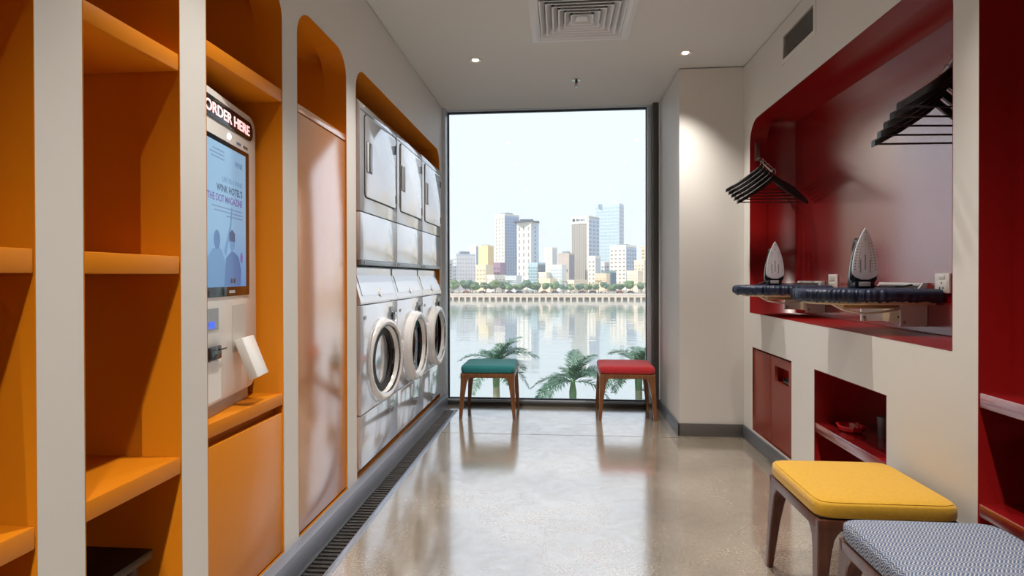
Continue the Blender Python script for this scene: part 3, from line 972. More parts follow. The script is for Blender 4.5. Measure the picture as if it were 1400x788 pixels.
    # sloped tray and scanner hood
    B().prism(rrect(-0.240, -0.112, 0.150, 0.318, 0.004, 2, 0.004), -0.0012, 0.0, fn).build('scanner_recess', M('recess_shade', (196, 192, 186), 0.5), t)
    tilt = Matrix.Translation((0, -0.006, 0.192 + Z0)) @ Matrix.Rotation(math.radians(-21), 4, 'X')
    B().box((-0.240, -0.030, -0.150), (-0.128, 0.0, 0.0), 0.003, mat=tilt).build('scanner_hood', KIOSK_W, t)
kiosk()

# ------------------------------------------------------------------ stools
WOOD = mat_wood('walnut', (112, 66, 34), (150, 96, 54))
WOOD_D = mat_wood('dark_walnut', (74, 38, 26), (104, 58, 40))

def fabric(name, c, bump=0.25):
    return M(name, c, rough=0.85, sheen=0.25, var=0.07, vscale=90, bump=bump, bscale=700)

def cushion_mesh(hx, hy, z0, z1, name='cushion'):
    """soft box: superellipse outline, rounded edges, slightly domed top, welt seam"""
    b = B()
    n = 72
    def outline(ix, iy, k=12):
        pts = []
        for i in range(n):
            a = 2 * PI * i / n
            c, s = math.cos(a), math.sin(a)
            r = (abs(c) ** k + abs(s) ** k) ** (-1.0 / k)
            pts.append((ix * r * c, iy * r * s))
        return pts
    rings = []
    h = z1 - z0
    prof = [(0.012, 0.0), (0.003, 0.06), (0.0, 0.2), (-0.001, 0.5), (0.0, 0.74), (0.004, 0.83), (0.008, 0.86), (0.0075, 0.90), (0.014, 0.95), (0.03, 0.99), (0.07, 1.02), (0.13, 1.04), (0.19, 1.05)]
    for ins, f in prof:
        rings.append([(u, v, z0 + h * f) for u, v in outline(hx - ins, hy - ins, 12 if ins < 0.05 else 8)])
    b.loops(rings)
    return b

def stool(label, fab, wood, loc, rotz=0.0):
    t = thing('stool', label, 'stool', (loc[0], loc[1], 0.0), rotz, 'upholstered cube stools')
    hx, hy = 0.228, 0.225
    zt, za = 0.386, 0.348
    # legs: curved into the apron, tapering and splayed
    def leg(sx, sy):
        b = B()
        rings = []
        for f, w, dx in ((0.0, 0.0125, 0.012), (0.25, 0.0155, 0.009), (0.55, 0.019, 0.005), (0.80, 0.0235, 0.001), (0.90, 0.027, 0.0), (0.96, 0.033, 0.0), (1.0, 0.040, 0.0)):
            z = f * za
            ox, oy = hx + dx, hy + dx
            # outer corner stays on the line, inner side grows
            xo, yo = sx * ox, sy * oy
            xi, yi = sx * (ox - 2 * w), sy * (oy - 2 * w)
            c = 0.004
            pts = [(xo, yo - sy * c), (xo - sx * c, yo), (xi + sx * c, yo), (xi, yo - sy * c), (xi, yi + sy * c), (xi + sx * c, yi), (xo - sx * c, yi), (xo, yi + sy * c)]
            if sx * sy < 0:
                pts = pts[::-1]
            rings.append([(u, v, z) for u, v in pts])
        b.loops(rings)
        b.build('leg', wood, t)
    for sx in (-1, 1):
        for sy in (-1, 1):
            leg(sx, sy)
    for s in (-1, 1):
        B().box((-hx, s * hy - (0.022 if s > 0 else 0), za - 0.003), (hx, s * hy + (0.022 if s < 0 else 0), zt - 0.004), 0.003).build('apron', wood, t)
        B().box((s * hx - (0.022 if s > 0 else 0), -hy + 0.02, za - 0.003), (s * hx + (0.022 if s < 0 else 0), hy - 0.02, zt - 0.004), 0.003).build('apron', wood, t)
    B().box((-hx + 0.01, -hy + 0.01, zt - 0.012), (hx - 0.01, hy - 0.01, zt + 0.001)).build('seat_board', DARK, t)
    cushion_mesh(hx + 0.002, hy + 0.002, zt, 0.447).build('cushion', fab, t, ang=70)
    return t

stool('stool with a teal cushion and walnut legs before the window', fabric('teal_fabric', (32, 132, 136)), WOOD, (-0.618, 4.975))
stool('stool with a red cushion and walnut legs before the window', fabric('red_fabric', (196, 36, 44)), WOOD, (0.553, 5.015))
stool('stool with a mustard yellow cushion by the right wall', fabric('yellow_fabric', (204, 154, 28)), WOOD_D, (1.085, 2.205))
stool('stool with a blue-grey woven cushion, nearest the camera', mat_weave(), WOOD_D, (1.092, 1.632))

def black_stool():
    t = thing('low_stool', 'low black stool tucked under the bottom shelf of the orange bay', 'stool', (-1.29, 1.375, ZB + 0.003))
    z = 0.432 - ZB - 0.003
    blk = M('black_pad', (12, 12, 14), 0.5)
    edge = M('black_brown_edge', (60, 48, 38), 0.45)
    B().box((-0.14, -0.145, z - 0.006), (0.14, 0.139, z), 0.003).build('pad', blk, t)
    B().box((-0.139, -0.144, z - 0.026), (0.139, 0.138, z - 0.006), 0.003).build('seat', edge, t)
    for sx in (-1, 1):
        for sy in (-1, 1):
            B().cyl((sx * 0.122, sy * 0.125, 0), (sx * 0.10, sy * 0.10, z - 0.024), 0.011, 0.014, 10).build('leg', edge, t)
black_stool()

# ------------------------------------------------------------------ ironing niche contents
def board(label, cy, tip, group):
    back = 1.655
    zt = 1.143
    t = thing('ironing_board', label, 'ironing board', (back, cy, zt), 0, group)
    L = back - tip
    hw = 0.205
    n = 220
    # plan outline: straight sides, rounded tapering nose towards -x
    def plan(s):
        # s in 0..1 around: near side from wall to nose to far side
        pts = []
        return pts
    base = []
    m = n // 2
    for i in range(n):
        a = PI * i / (n - 1) - PI / 2       # -90 (near) .. 90 (far)
        base.append(a)
    def outline(ins, wob, z, seed):
        pts = []
        for i, a in enumerate(base):
            # superellipse nose
            c, s = math.cos(a), math.sin(a)
            u = -(L - ins) * (abs(c) ** 0.75)
            v = (hw - ins) * (1 if s >= 0 else -1) * (abs(s) ** 0.62)
            k = 1.7 * wob * (0.7 * noise.noise(Vector((i * 0.43, seed, 0.3))) + 0.9 * noise.noise(Vector((i * 0.97, seed, 2.3))))
            pts.append((u - c * k, v + s * k, z + k * 0.8))
        return pts
    sd = cy * 3.1
    rings = [outline(0.06, 0.0, -0.001, sd), outline(0.022, 0.001, -0.002, sd), outline(0.006, 0.002, -0.008, sd), outline(0.0, 0.004, -0.020, sd),
             outline(0.0, 0.007, -0.038, sd), outline(0.003, 0.008, -0.052, sd), outline(0.014, 0.007, -0.060, sd), outline(0.06, 0.0, -0.052, sd)]
    b = B()
    b.loops(rings)
    b.build('cover', M('navy_cover', (26, 38, 64), 0.45, bump=0.2, bscale=300), t, ang=80)
    B().loops([outline(0.055, 0, -0.046, sd), outline(0.055, 0, -0.070, sd), outline(0.060, 0, -0.074, sd), outline(0.11, 0, -0.074, sd)]).build('frame', M('beige_board_frame', (204, 184, 150), 0.5), t)
    B().box((-L * 0.62, -0.03, -0.096), (0.002, 0.03, -0.074), 0.003).build('support_arm', M('tan_arm', (172, 138, 98), 0.45), t)
    B().tube([(-L * 0.78, -0.06, -0.062), (-L * 0.66, -0.07, -0.10), (-L * 0.48, -0.07, -0.118), (-L * 0.28, -0.07, -0.105), (-0.03, -0.06, -0.075)], 0.005, 8).build('stay_rod', M('white_rod', (222, 216, 206), 0.35), t)
    return t

def board_mount(label, y0, y1):
    t = thing('board_mount', label, 'wall bracket', (1.668, (y0 + y1) / 2, 0.967), 0, 'ironing board wall mounts')
    h = (y1 - y0) / 2
    wm = M('mount_white', (226, 224, 222), 0.4)
    tan = M('mount_beige', (206, 186, 156), 0.45)
    B().box((-0.008, -h, 0.0), (0.0, h, 0.192)).build('back_plate', tan, t)
    poly = [(-0.115, 0.0), (0.0, 0.0), (0.0, 0.20), (-0.018, 0.20), (-0.045, 0.165), (-0.045, 0.105), (-0.115, 0.105)]
    for s in (-1, 1):
        B().prism(poly, s * h - 0.005, s * h + 0.005, lambda u, v, w: (u, w, v)).build('side_plate', wm, t)
    B().box((-0.03, -h + 0.006, 0.186), (0.0, h - 0.006, 0.199), 0.002).build('top_plate', wm, t)
    for s in (-1, 1):
        B().cyl((-0.009, s * 0.12, 0.172), (-0.012, s * 0.12, 0.172), 0.006, n=10).build('bolt', STEEL, t)
        B().cyl((-0.1, s * h - 0.008 , 0.02), (-0.1, s * h - 0.004, 0.02), 0.007, n=10).build('bolt', STEEL, t)
    for k in range(3):
        B().cyl((-0.009, -0.03 + 0.03 * k, 0.03), (-0.012, -0.03 + 0.03 * k, 0.03), 0.005, n=8).build('bolt', DARK, t)

board('navy padded ironing board farther from the camera, holding the smaller-looking iron', 3.83, 1.135, 'fold-out ironing boards')
board('navy padded ironing board nearer the camera, holding the larger-looking iron', 2.82, 1.117, 'fold-out ironing boards')
board_mount('white bracket carrying the farther ironing board', 3.765, 4.115)
board_mount('white bracket carrying the nearer ironing board', 2.755, 3.100)

def iron(label, loc, rotz):
    t = thing('steam_iron', label, 'iron', loc, rotz, 'steam irons standing on the boards')
    # sole outline in (u,z): pointed top
    half = []
    z0, z1 = 0.040, 0.276
    N = 18
    for k in range(N + 1):
        f = k / N
        z = z0 + (z1 - z0) * f
        if f < 0.14:
            w = 0.058 * math.sqrt(max(0.0, 1 - ((0.14 - f) / 0.14) ** 2)) * 0.93 + 0.02 * (1 - f / 0.14) * 0
            w = max(w, 0.016)
        else:
            g = (f - 0.14) / 0.86
            w = 0.054 * (1 + 0.25 * g - 1.0 * g ** 1.0 * 0.25) * (1 - g ** 1.9) ** 0.88
        half.append((w, z))
    poly = [(w, z) for w, z in half] + [(-w, z) for w, z in half[::-1] if w > 1e-4]
    if half[-1][0] < 1e-4:
        pass
    fn = lambda u, v, w: (u, w, v)
    sole = B().prism(poly, 0.0, 0.007, fn, bev=0.0015).build('soleplate', M('soleplate', (226, 228, 238), 0.3, 0.0), t)
    holes = B()
    def disc(u, z, r):
        holes.lathe([(0.0, 0.0008), (r, 0.0008), (r, 0.0)], 8, Matrix.Translation((u, 0.0, z)) @ Matrix.Rotation(PI / 2, 4, 'X'))
    for k in range(10):
        f = 0.20 + 0.055 * k
        i = min(int(f * N), N)
        w = half[i][0]
        z = z0 + (z1 - z0) * f
        for s in (-1, 1):
            disc(s * (w - 0.011), z, 0.0022)
            if k < 9:
                disc(s * (w - 0.024) * 0.92, z + 0.012, 0.0019)
    for u, z in ((0, 0.262), (-0.005, 0.254), (0.005, 0.254), (0, 0.234), (0, 0.222)):
        disc(u, z, 0.002)
    stuff(holes.build('steam_holes', DARK, sole))
    for u, za, zb in ((0.0, 0.085, 0.155), (-0.020, 0.072, 0.132), (0.020, 0.072, 0.132)):
        B().box((u - 0.0028, -0.0007, za), (u + 0.0028, 0.0, zb), 0.0003, 1).build('steam_groove', M('groove_grey', (150, 152, 160), 0.4), sole)
    # body lofted behind the sole
    def ring(sx, zlo, zhi, y):
        out = []
        for (u, z) in poly:
            g = (z - z0) / (z1 - z0)
            out.append((u * sx, y, zlo + (zhi - zlo) * g))
        return out
    body = B()
    body.loops([ring(0.97, 0.036, 0.274, 0.007), ring(1.05, 0.014, 0.272, 0.02), ring(1.06, 0.006, 0.262, 0.038), ring(0.98, 0.004, 0.238, 0.056), ring(0.80, 0.004, 0.20, 0.070)])
    body.build('body', M('iron_black', (26, 28, 34), 0.22), t, ang=60)
    side = B()
    side.loops([ring(1.075, 0.012, 0.2735, 0.021), ring(1.085, 0.008, 0.268, 0.030), ring(1.07, 0.006, 0.262, 0.036), ring(1.0, 0.03, 0.24, 0.03)], False, False)
    side.build('side_trim', M('iron_grey_trim', (150, 170, 168), 0.3), t, ang=60)
    B().box((-0.042, 0.0, 0.0), (0.042, 0.098, 0.036), 0.008).build('heel', M('iron_heel', (30, 30, 34), 0.2), t)
    B().box((-0.028, -0.002, 0.010), (0.022, 0.001, 0.030), 0.002).build('rating_label', M('rating_label', (190, 192, 196), 0.4), t)
    B().tube([(0, 0.06, 0.215), (0, 0.092, 0.222), (0, 0.108, 0.19), (0, 0.110, 0.12), (0, 0.104, 0.06), (0, 0.088, 0.024)], [0.015, 0.016, 0.0165, 0.0165, 0.016, 0.015], 12).build('handle', M('iron_black', (26, 28, 34)), t)
    B().cyl((0, 0.062, 0.18), (0, 0.082, 0.185), 0.014, n=16).build('steam_dial', M('iron_grey_trim', (150, 170, 168)), t)
    return t
i1 = iron('steam iron standing upright on the farther ironing board', (1.348, 3.72, 1.143), math.radians(-4))
i2 = iron('steam iron standing upright on the nearer ironing board', (1.382, 2.72, 1.143), math.radians(-6))
CORD = M('black_cord', (20, 20, 22), 0.5)
B().tube([(0.03, 0.09, 0.02), (0.09, 0.11, 0.006), (0.15, 0.07, 0.006), (0.2, 0.10, 0.006), (0.27, 0.13, 0.02)], 0.0038, 8).build('power_cord', CORD, i2)
B().tube([(-0.03, 0.09, 0.02), (-0.07, 0.10, 0.006), (-0.06, 0.15, 0.006), (0.02, 0.16, 0.006), (0.2, 0.15, 0.006)], 0.0038, 8).build('power_cord', CORD, i1)

def hanger_meshes():
    hw = 0.234
    b = B()
    # wooden shoulder: swept flattened section
    secs = []
    N = 24
    for k in range(N + 1):
        f = -1 + 2 * k / N
        a = abs(f)
        u = f * hw
        z = -0.012 - 0.150 * (a ** 1.12) - 0.012 * math.sin(PI * a)
        z += 0.008 * (1 - min(1, a / 0.12)) if a < 0.12 else 0
        hgt = 0.040 - 0.014 * a
        th = 0.0065 + 0.0055 * a
        secs.append([(u, -th, z + hgt * 0.35), (u, -th * 0.5, z + hgt * 0.5), (u, th * 0.5, z + hgt * 0.5), (u, th, z + hgt * 0.35),
                     (u, th, z - hgt * 0.4), (u, th * 0.5, z - hgt * 0.5), (u, -th * 0.5, z - hgt * 0.5), (u, -th, z - hgt * 0.4)])
    b.loops(secs)
    sh = b.mesh('shoulder', ang=55)
    bar = B().cyl((-hw * 0.93, 0, -0.163), (hw * 0.93, 0, -0.163), 0.0038, n=10).mesh('trouser_bar')
    pts = [(0, 0, -0.006), (0, 0, 0.022)]
    R = 0.021
    for k in range(0, 15):
        a = -PI / 2 + k * (PI * 1.42 / 14)
        pts.append((R * math.cos(a) * 1.0, 0, 0.022 + R + R * math.sin(a)))
    pts = [pts[0], pts[1]] + pts[3:]
    hk = B().tube(pts, 0.0021, 8).mesh('hook')
    return sh, bar, hk
HSH, HBAR, HHK = hanger_meshes()
def hangers():
    blk = M('hanger_black', (24, 23, 25), 0.35, coat=0.3)
    barm = M('hanger_bar', (30, 26, 26), 0.3)
    def one(label, loc, rz, grp):
        t = thing('clothes_hanger', label, 'hanger', loc, rz, grp)
        link('shoulder', HSH, blk, t); link('trouser_bar', HBAR, barm, t); link('hook', HHK, CHROME, t)
    order = ['closest to the window', 'second from the window', 'middle', 'second from the front', 'frontmost']
    order2 = ['uppermost', 'second from the top', 'middle', 'second lowest', 'lowest']
    # far waterfall arm
    def arm(label, x, ya, za, yb, zb, s):
        t = thing('hanger_arm', label, 'rail', (x, ya, za), 0, 'sloping hanger arms in the red niche')
        B().box((-0.017, min(0, s * 0.006), -0.02), (0.017, max(0, s * 0.006), 0.115), 0.0015).build('plate', STEEL, t)
        B().tube([(0, 0, 0), (0, s * 0.02, 0.0), (0, (yb - ya) * 0.95, zb - za), (0, yb - ya, zb - za + 0.014)], 0.006, 10).build('sloped_rod', CHROME, t)
    xa = 1.405
    arm('steel hanger arm on the far side wall of the red niche', xa, 4.224, 2.045, 3.92, 1.895, -1)
    for k in range(5):
        f = k / 4
        y = 4.155 - 0.205 * f
        z = 2.030 - 0.112 * f
        one('black wooden hanger, %s of five on the far niche arm' % order[k], (xa + 0.002 * k, y, z - 0.060), math.radians(-3 + 2 * k), 'black hangers on the far arm')
    xb = 1.436
    arm('steel hanger arm on the near side wall of the red niche', xb, 2.104, 2.050, 2.385, 1.905, 1)
    for k in range(5):
        f = k / 4
        y = 2.180 + 0.140 * f
        z = 2.030 - 0.098 * f
        one('black wooden hanger, %s of five on the near niche arm' % order2[k], (xb, y, z - 0.060), math.radians(8 - 1.5 * k), 'black hangers on the near arm')
hangers()

def wall_plates():
    wm = M('socket_white', (232, 230, 226), 0.35)
    t = thing('light_switch', 'white upright switch plate between the two irons', 'switch', (1.669, 3.645, 1.162))
    B().box((-0.009, -0.055, -0.04), (0.0, 0.055, 0.048), 0.002).build('plate', wm, t)
    for dz in (-0.017, 0.022):
        B().box((-0.012, -0.03, dz - 0.014), (-0.008, 0.03, dz + 0.014), 0.002).build('rocker', M('switch_rocker', (214, 206, 196), 0.35), t)
    t = thing('power_socket', 'white power socket plate at the near end of the red niche', 'socket', (1.669, 2.640, 1.174))
    B().box((-0.009, -0.048, -0.05), (0.0, 0.048, 0.036), 0.002).build('plate', wm, t)
    B().box((-0.012, -0.020, 0.012), (-0.008, 0.016, 0.028), 0.002).build('rocker', wm, t)
    B().box((-0.011, -0.036, -0.046), (-0.008, 0.036, 0.006), 0.002).build('socket_face', wm, t)
    for dy, dz in ((0, -0.006), (-0.011, -0.028), (0.011, -0.028)):
        B().box((-0.0115, dy - 0.003, dz - 0.005), (-0.0105, dy + 0.003, dz + 0.005)).build('pin_hole', DARK, t)
wall_plates()

def niche_items():
    redg = M('red_glass', (190, 10, 16), 0.08, ior=1.5, coat=1.0, coat_ior=1.8)
    def dish(label, loc, s):
        t = thing('glass_dish', label, 'dish', loc)
        b = B()
        n = 10
        def oct_(r, z, j=0.0): return [(s * r * math.cos(2 * PI * k / n), s * r * math.sin(2 * PI * k / n), s * z + (j if k % 2 else 0)) for k in range(n)]
        b.loops([oct_(0.045, 0.0), oct_(0.062, 0.012), oct_(0.070, 0.032), oct_(0.066, 0.036, 0.002), oct_(0.056, 0.034), oct_(0.044, 0.014)])
        b.build('bowl', redg, t, ang=20)
        for k in range(3):
            a = 2 * PI * k / 3 + 0.6
            B().box((-0.008, -0.006, 0.0), (0.008, 0.006, 0.010), 0.002, mat=Matrix.Translation((s * 0.062 * math.cos(a), s * 0.062 * math.sin(a), s * 0.032)) @ Matrix.Rotation(a, 4, 'Z')).build('rest', redg, t)
    dish('faceted red glass ashtray on the shelf of the small niche', (1.455, 2.995, 0.415), 0.95)
    dish('red glass dish almost hidden at the near end of the small niche shelf', (1.475, 2.590, 0.415), 0.8)
    t = thing('glass_tumbler', 'grey glass tumbler on the shelf of the small niche', 'glass', (1.560, 2.905, 0.415))
    B().lathe([(0.0, 0.0), (0.024, 0.0), (0.027, 0.10), (0.0245, 0.10), (0.022, 0.008), (0.0, 0.008)], 24).build('cup', M('smoke_glass', (120, 118, 122), 0.08, ior=1.45, trans=0.35), t)
niche_items()

# ------------------------------------------------------------------ outside: river, quay, city
WZ = -11.05      # water level
GZ = -8.0        # street level across the river

def outside_ground():
    w = tag(B().box((-700, 40, WZ - 1.0), (700, 302, WZ)).build('river', mat_water(), smooth=False), 'calm river that mirrors the city beyond the window', 'river')
    struct(B().box((-700, 302, WZ - 1), (700, 900, GZ)).build('ground_far', M('far_street', (196, 186, 172), 0.8), smooth=False), 'pale street ground across the river')
    struct(B().box((-60, 8, WZ - 1), (60, 40, -9.2)).build('ground_near', M('near_bank', (126, 130, 120), 0.9), smooth=False), 'near riverbank below the window')
    q = thing('quay', 'pale stone quay wall along the far bank of the river', 'quay', (0, 300, WZ))
    qm = M('quay_stone', (222, 206, 188), 0.8)
    B().box((-260, 0.0, 1.25), (260, 6, 3.1)).build('promenade', qm, q)
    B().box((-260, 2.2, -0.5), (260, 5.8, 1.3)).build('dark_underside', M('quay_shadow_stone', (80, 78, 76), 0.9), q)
    B().box((-260, -0.25, 2.55), (260, 0.15, 3.0)).build('edge_beam', M('quay_beam', (232, 220, 206), 0.8), q)
    pier = B().box((-0.5, -0.1, -0.5), (0.5, 2.3, 1.26)).mesh('pier')
    x = -130.0
    while x < 130:
        o = link('pier', pier, qm, q)
        o.location = (x, 0, 0)
        x += 3.3
outside_ground()

WM = {}
def bmat(c, rough=0.7):
    k = 'facade_%d_%d_%d' % tuple(c)
    return M(k, c, rough)
def building(name, label, D, xc, wl, wr, z1, cw, cwin, phi=35.0, lrows=None, rrows=None, cr=None, roof=None, cat='building', grp=None, winr=None):
    """corner nearest the river at (xc, D); left face wl wide as seen, right face wr wide as seen"""
    p = math.radians(phi)
    a = max(wl / math.cos(p), 2.0)
    b = max(wr / math.sin(p), 8.0)
    t = thing(name, label, cat, (xc, D, GZ), 0, grp)
    h = z1 - GZ
    ul = Vector((-math.cos(p), math.sin(p), 0))
    ur = Vector((math.sin(p), math.cos(p), 0))
    def foot(e=0.0):
        return [Vector((0, 0, 0)) - (ul + ur) * e, ul * (a + e) - ur * e, ul * (a + e) + ur * (b + e), ur * (b + e) - ul * e]
    def slab(z0_, z1_, e=0.0):
        f = foot(e)
        return B().loops([[(v.x, v.y, z0_) for v in f], [(v.x, v.y, z1_) for v in f]])
    slab(0, h).build('wall', bmat(cw), t, smooth=False)
    if cr:  # right face recoloured; on most blocks this puts shade into the colour
        e = 0.15
        bb = B()
        pts = [Vector((0, 0, 0)), ur * b]
        nrm = Vector((math.cos(p), -math.sin(p), 0)) * e
        q = [pts[0] + nrm, pts[1] + nrm, pts[1] - nrm * 0.5, pts[0] - nrm * 0.5]
        bb.loops([[(v.x, v.y, 0) for v in q], [(v.x, v.y, h - 0.4) for v in q]])
        bb.build('side_face_shading', bmat(cr), t, smooth=False)
    def grid(along, length, nrm, rows, cols, fw, fh, mat, stag=False, zlo=4.0, zhi=1.5, e=0.22):
        bb = B()
        cw_, ch_ = length / cols, (h - zlo - zhi) / rows
        vs = bb.bm
        for r in range(rows):
            for c in range(cols):
                off = 0.25 * cw_ * (1 if (r % 2) else -1) if stag else 0
                u0 = (c + 0.5 - fw / 2) * cw_ + off
                u1 = (c + 0.5 + fw / 2) * cw_ + off
                z0_ = zlo + (r + 0.5 - fh / 2) * ch_
                z1_ = zlo + (r + 0.5 + fh / 2) * ch_
                q = [along * u0 + nrm * e, along * u1 + nrm * e]
                p8 = [bb.bm.verts.new((q[0].x, q[0].y, z0_)), bb.bm.verts.new((q[1].x, q[1].y, z0_)), bb.bm.verts.new((q[1].x, q[1].y, z1_)), bb.bm.verts.new((q[0].x, q[0].y, z1_))]
                bb.bm.faces.new(p8)
        stuff(bb.build('windows', bmat(mat, 0.25), t, smooth=False, recalc=False))
    nl = Vector((-math.sin(p), -math.cos(p), 0))
    nr = Vector((math.cos(p), -math.sin(p), 0))
    if lrows:
        grid(ul, a, nl, *lrows, cwin)
    if rrows:
        grid(ur, b, nr, *rrows, winr or cwin, len(rrows) > 4 and False, e=0.3)
    if roof:
        f = [v * 0.5 + (ul * a + ur * b) * 0.25 for v in foot()]
        B().loops([[(v.x, v.y, h) for v in f], [(v.x, v.y, h + roof) for v in f]]).build('roof_plant', bmat((150, 156, 160)), t, smooth=False)
    f0, f1 = foot(0.15), foot(-0.5)
    B().loops([[(v.x, v.y, h - 0.3) for v in f0], [(v.x, v.y, h + 0.9) for v in f0], [(v.x, v.y, h + 0.9) for v in f1], [(v.x, v.y, h) for v in f1]], False, False).build('parapet', bmat(cw), t, smooth=False)
    return t

ORD = ['first', 'second', 'third', 'fourth', 'fifth', 'sixth', 'seventh', 'eighth', 'ninth', 'tenth', 'eleventh', 'twelfth', 'thirteenth',
       'fourteenth', 'fifteenth', 'sixteenth', 'seventeenth', 'eighteenth', 'nineteenth', 'twentieth', 'twenty-first', 'twenty-second',
       'twenty-third', 'twenty-fourth', 'twenty-fifth', 'twenty-sixth', 'twenty-seventh', 'twenty-eighth', 'twenty-ninth', 'thirtieth']
CITY = 'buildings across the river'
def city():
    b = building
    W_, CR, BL = (236, 230, 220), (234, 222, 200), (170, 184, 204)
    t1 = b('tower_block', 'slender tower with a cream slotted face and a blue shaded side face', 420, -41.4, 8.2, 9.8, 46.9, (230, 224, 214), (166, 160, 152), 42, (18, 3, 0.24, 0.5), (22, 6, 0.34, 0.62), (168, 184, 210), 2.2, 'tower', CITY, (122, 138, 170))
    t2 = b('tower_block', 'white tower with tall window slots and a dark roof canopy', 400, -20.9, 10.3, 5.1, 38.9, (244, 240, 232), (176, 170, 162), 30, (9, 3, 0.28, 0.62), (14, 1, 0.12, 0.5), (208, 220, 234), None, 'tower', CITY, (120, 140, 168))
    rf = B()
    rf.box((-12.0, -1.0, 47.6), (5.6, 12, 48.3)); rf.box((-8, 1, 48.2), (1.5, 8, 49.6))
    rf.build('roof_canopy', bmat((96, 104, 116)), t2, smooth=False)
    t3 = b('tower_block', 'grey finned tower with a white crown and pale blue shaded side', 400, 19.0, 11.2, 8.6, 42.6, (190, 184, 174), (158, 155, 148), 32, (1, 9, 0.35, 0.98), (16, 3, 0.6, 0.5), (196, 208, 224), None, 'tower', CITY, (150, 166, 190))
    p = math.radians(32)
    ul = Vector((-math.cos(p), math.sin(p), 0)); nl = Vector((-math.sin(p), -math.cos(p), 0)); ur = Vector((math.sin(p), math.cos(p), 0))
    a = 11.2 / math.cos(p)
    hh = 42.6 - GZ
    def band(u0, u1, z0_, z1_, e0, e1):
        q = [ul * u0 + nl * e0, ul * u1 + nl * e0, ul * u1 + nl * e1, ul * u0 + nl * e1]
        return B().loops([[(v.x, v.y, z0_) for v in q], [(v.x, v.y, z1_) for v in q]])
    band(-0.3, a + 0.3, hh - 4.4, hh + 1.0, 0.0, 0.6).build('crown_sign_band', bmat((240, 236, 230)), t3, smooth=False)
    band(-0.7, 0.5, 0, hh + 1.0, -0.3, 0.6).build('corner_pilaster', bmat((240, 236, 230)), t3, smooth=False)
    sg = B()
    c = ul * (a - 2.1) + nl * 0.75
    for k in range(12):
        pass
    circ = [c + ul * (1.15 * math.cos(2 * PI * k / 12)) + Vector((0, 0, hh - 1.7 + 1.15 * math.sin(2 * PI * k / 12))) for k in range(12)]
    circ2 = [v - nl * 0.1 for v in circ]
    sg.loops([[tuple(v) for v in circ2], [tuple(v) for v in circ]])
    sg.build('round_logo', bmat((50, 62, 84)), t3, smooth=False)
    for k, wv in enumerate((0.9, 0.7, 0.5, 0.8, 0.6, 0.7)):
        u = a - 4.2 - 1.15 * k
        band(u - wv, u, hh - 2.5, hh - (0.8 if k == 0 else 1.2), 0.55, 0.75).build('sign_letter', bmat((70, 78, 96)), t3, smooth=False)
    t4 = b('glass_tower', 'tallest pale blue glass tower behind the grey finned tower', 520, 52.8, 20.9, 5.2, 66.5, (206, 222, 230), (184, 208, 220), 22, (22, 6, 0.86, 0.62), (20, 2, 0.4, 0.5), (196, 204, 214), None, 'tower', CITY, (150, 168, 186))
    B().box((-22, 2, 74.4), (-20.5, 5, 79)).box((-6, 4, 74.4), (-1, 9, 78)).build('roof_mast', bmat((226, 226, 224)), t4, smooth=False)
    b('office_block', 'plain pale yellow block left of the slender cream tower', 450, -57.9, 8.2, 2.3, 25.3, (246, 226, 172), (238, 212, 156), 28, (10, 2, 0.2, 0.3), None, (230, 202, 140), 1.5, 'building', CITY)
    b('office_block', 'white block just behind the pale yellow one', 480, -71.8, 7.5, 1.9, 27.0, (240, 238, 236), (196, 206, 220), 28, (12, 3, 0.4, 0.4), None, BL, 1.0, 'building', CITY)
    t = b('apartment_block', 'wide white block at the left edge of the skyline', 380, -70.3, 3.5, 12.0, 15.8, (214, 222, 232), (150, 170, 190), 60, (7, 2, 0.5, 0.5), (7, 7, 0.35, 0.4), (238, 236, 236), 2.6, 'building', CITY, (196, 200, 208))
    b('apartment_block', 'pale block partly cut by the left window post', 400, -79.8, 4.1, 4.2, 12.4, (226, 222, 216), (150, 150, 150), 40, (7, 2, 0.4, 0.5), (7, 2, 0.4, 0.5), None, 1.0, 'building', CITY)
    b('low_block', 'small plum-coloured block at the foot of the slender cream tower', 365, -38.9, 4.7, 1.5, 9.4, (164, 138, 160), (140, 120, 142), 24, (4, 2, 0.5, 0.4), None, None, None, 'building', CITY)
    b('glass_block', 'teal glass block beside the white slotted tower', 360, -14.6, 6.0, 4.6, 9.2, (186, 208, 216), (140, 168, 180), 32, (6, 4, 0.7, 0.55), (6, 3, 0.5, 0.5), (132, 138, 150), 0.8, 'building', CITY, (96, 118, 140))
    b('tower_block', 'slim plain white tower in the middle of the skyline', 430, -6.4, 6.1, 1.6, 22.3, (246, 240, 228), (226, 218, 206), 26, (6, 1, 0.2, 0.3), None, (224, 226, 228), None, 'tower', CITY)
    b('office_block', 'low white gridded block below the slim white tower', 355, 0.6, 7.3, 1.5, 7.7, (232, 236, 236), (198, 212, 220), 22, (5, 4, 0.7, 0.6), None, None, None, 'building', CITY)
    b('apartment_block', 'brown-grey block left of the grey finned tower', 380, 5.5, 7.3, 1.9, 15.9, (204, 190, 180), (120, 118, 120), 26, (1, 3, 0.3, 0.1), None, (148, 148, 160), 2.0, 'building', CITY)
    b('apartment_block', 'narrow white flats at the foot of the grey finned tower', 350, 21.0, 4.4, 1.9, 12.8, (242, 234, 222), (160, 152, 146), 26, (6, 2, 0.4, 0.4), None, (200, 206, 214), 0.8, 'building', CITY)
    b('office_block', 'stepped white block right of the glass tower', 380, 42.9, 10.0, 8.1, 21.0, (242, 234, 222), (160, 156, 152), 36, (9, 4, 0.5, 0.35), (9, 4, 0.5, 0.5), (190, 204, 222), 1.6, 'building', CITY, (140, 158, 184))
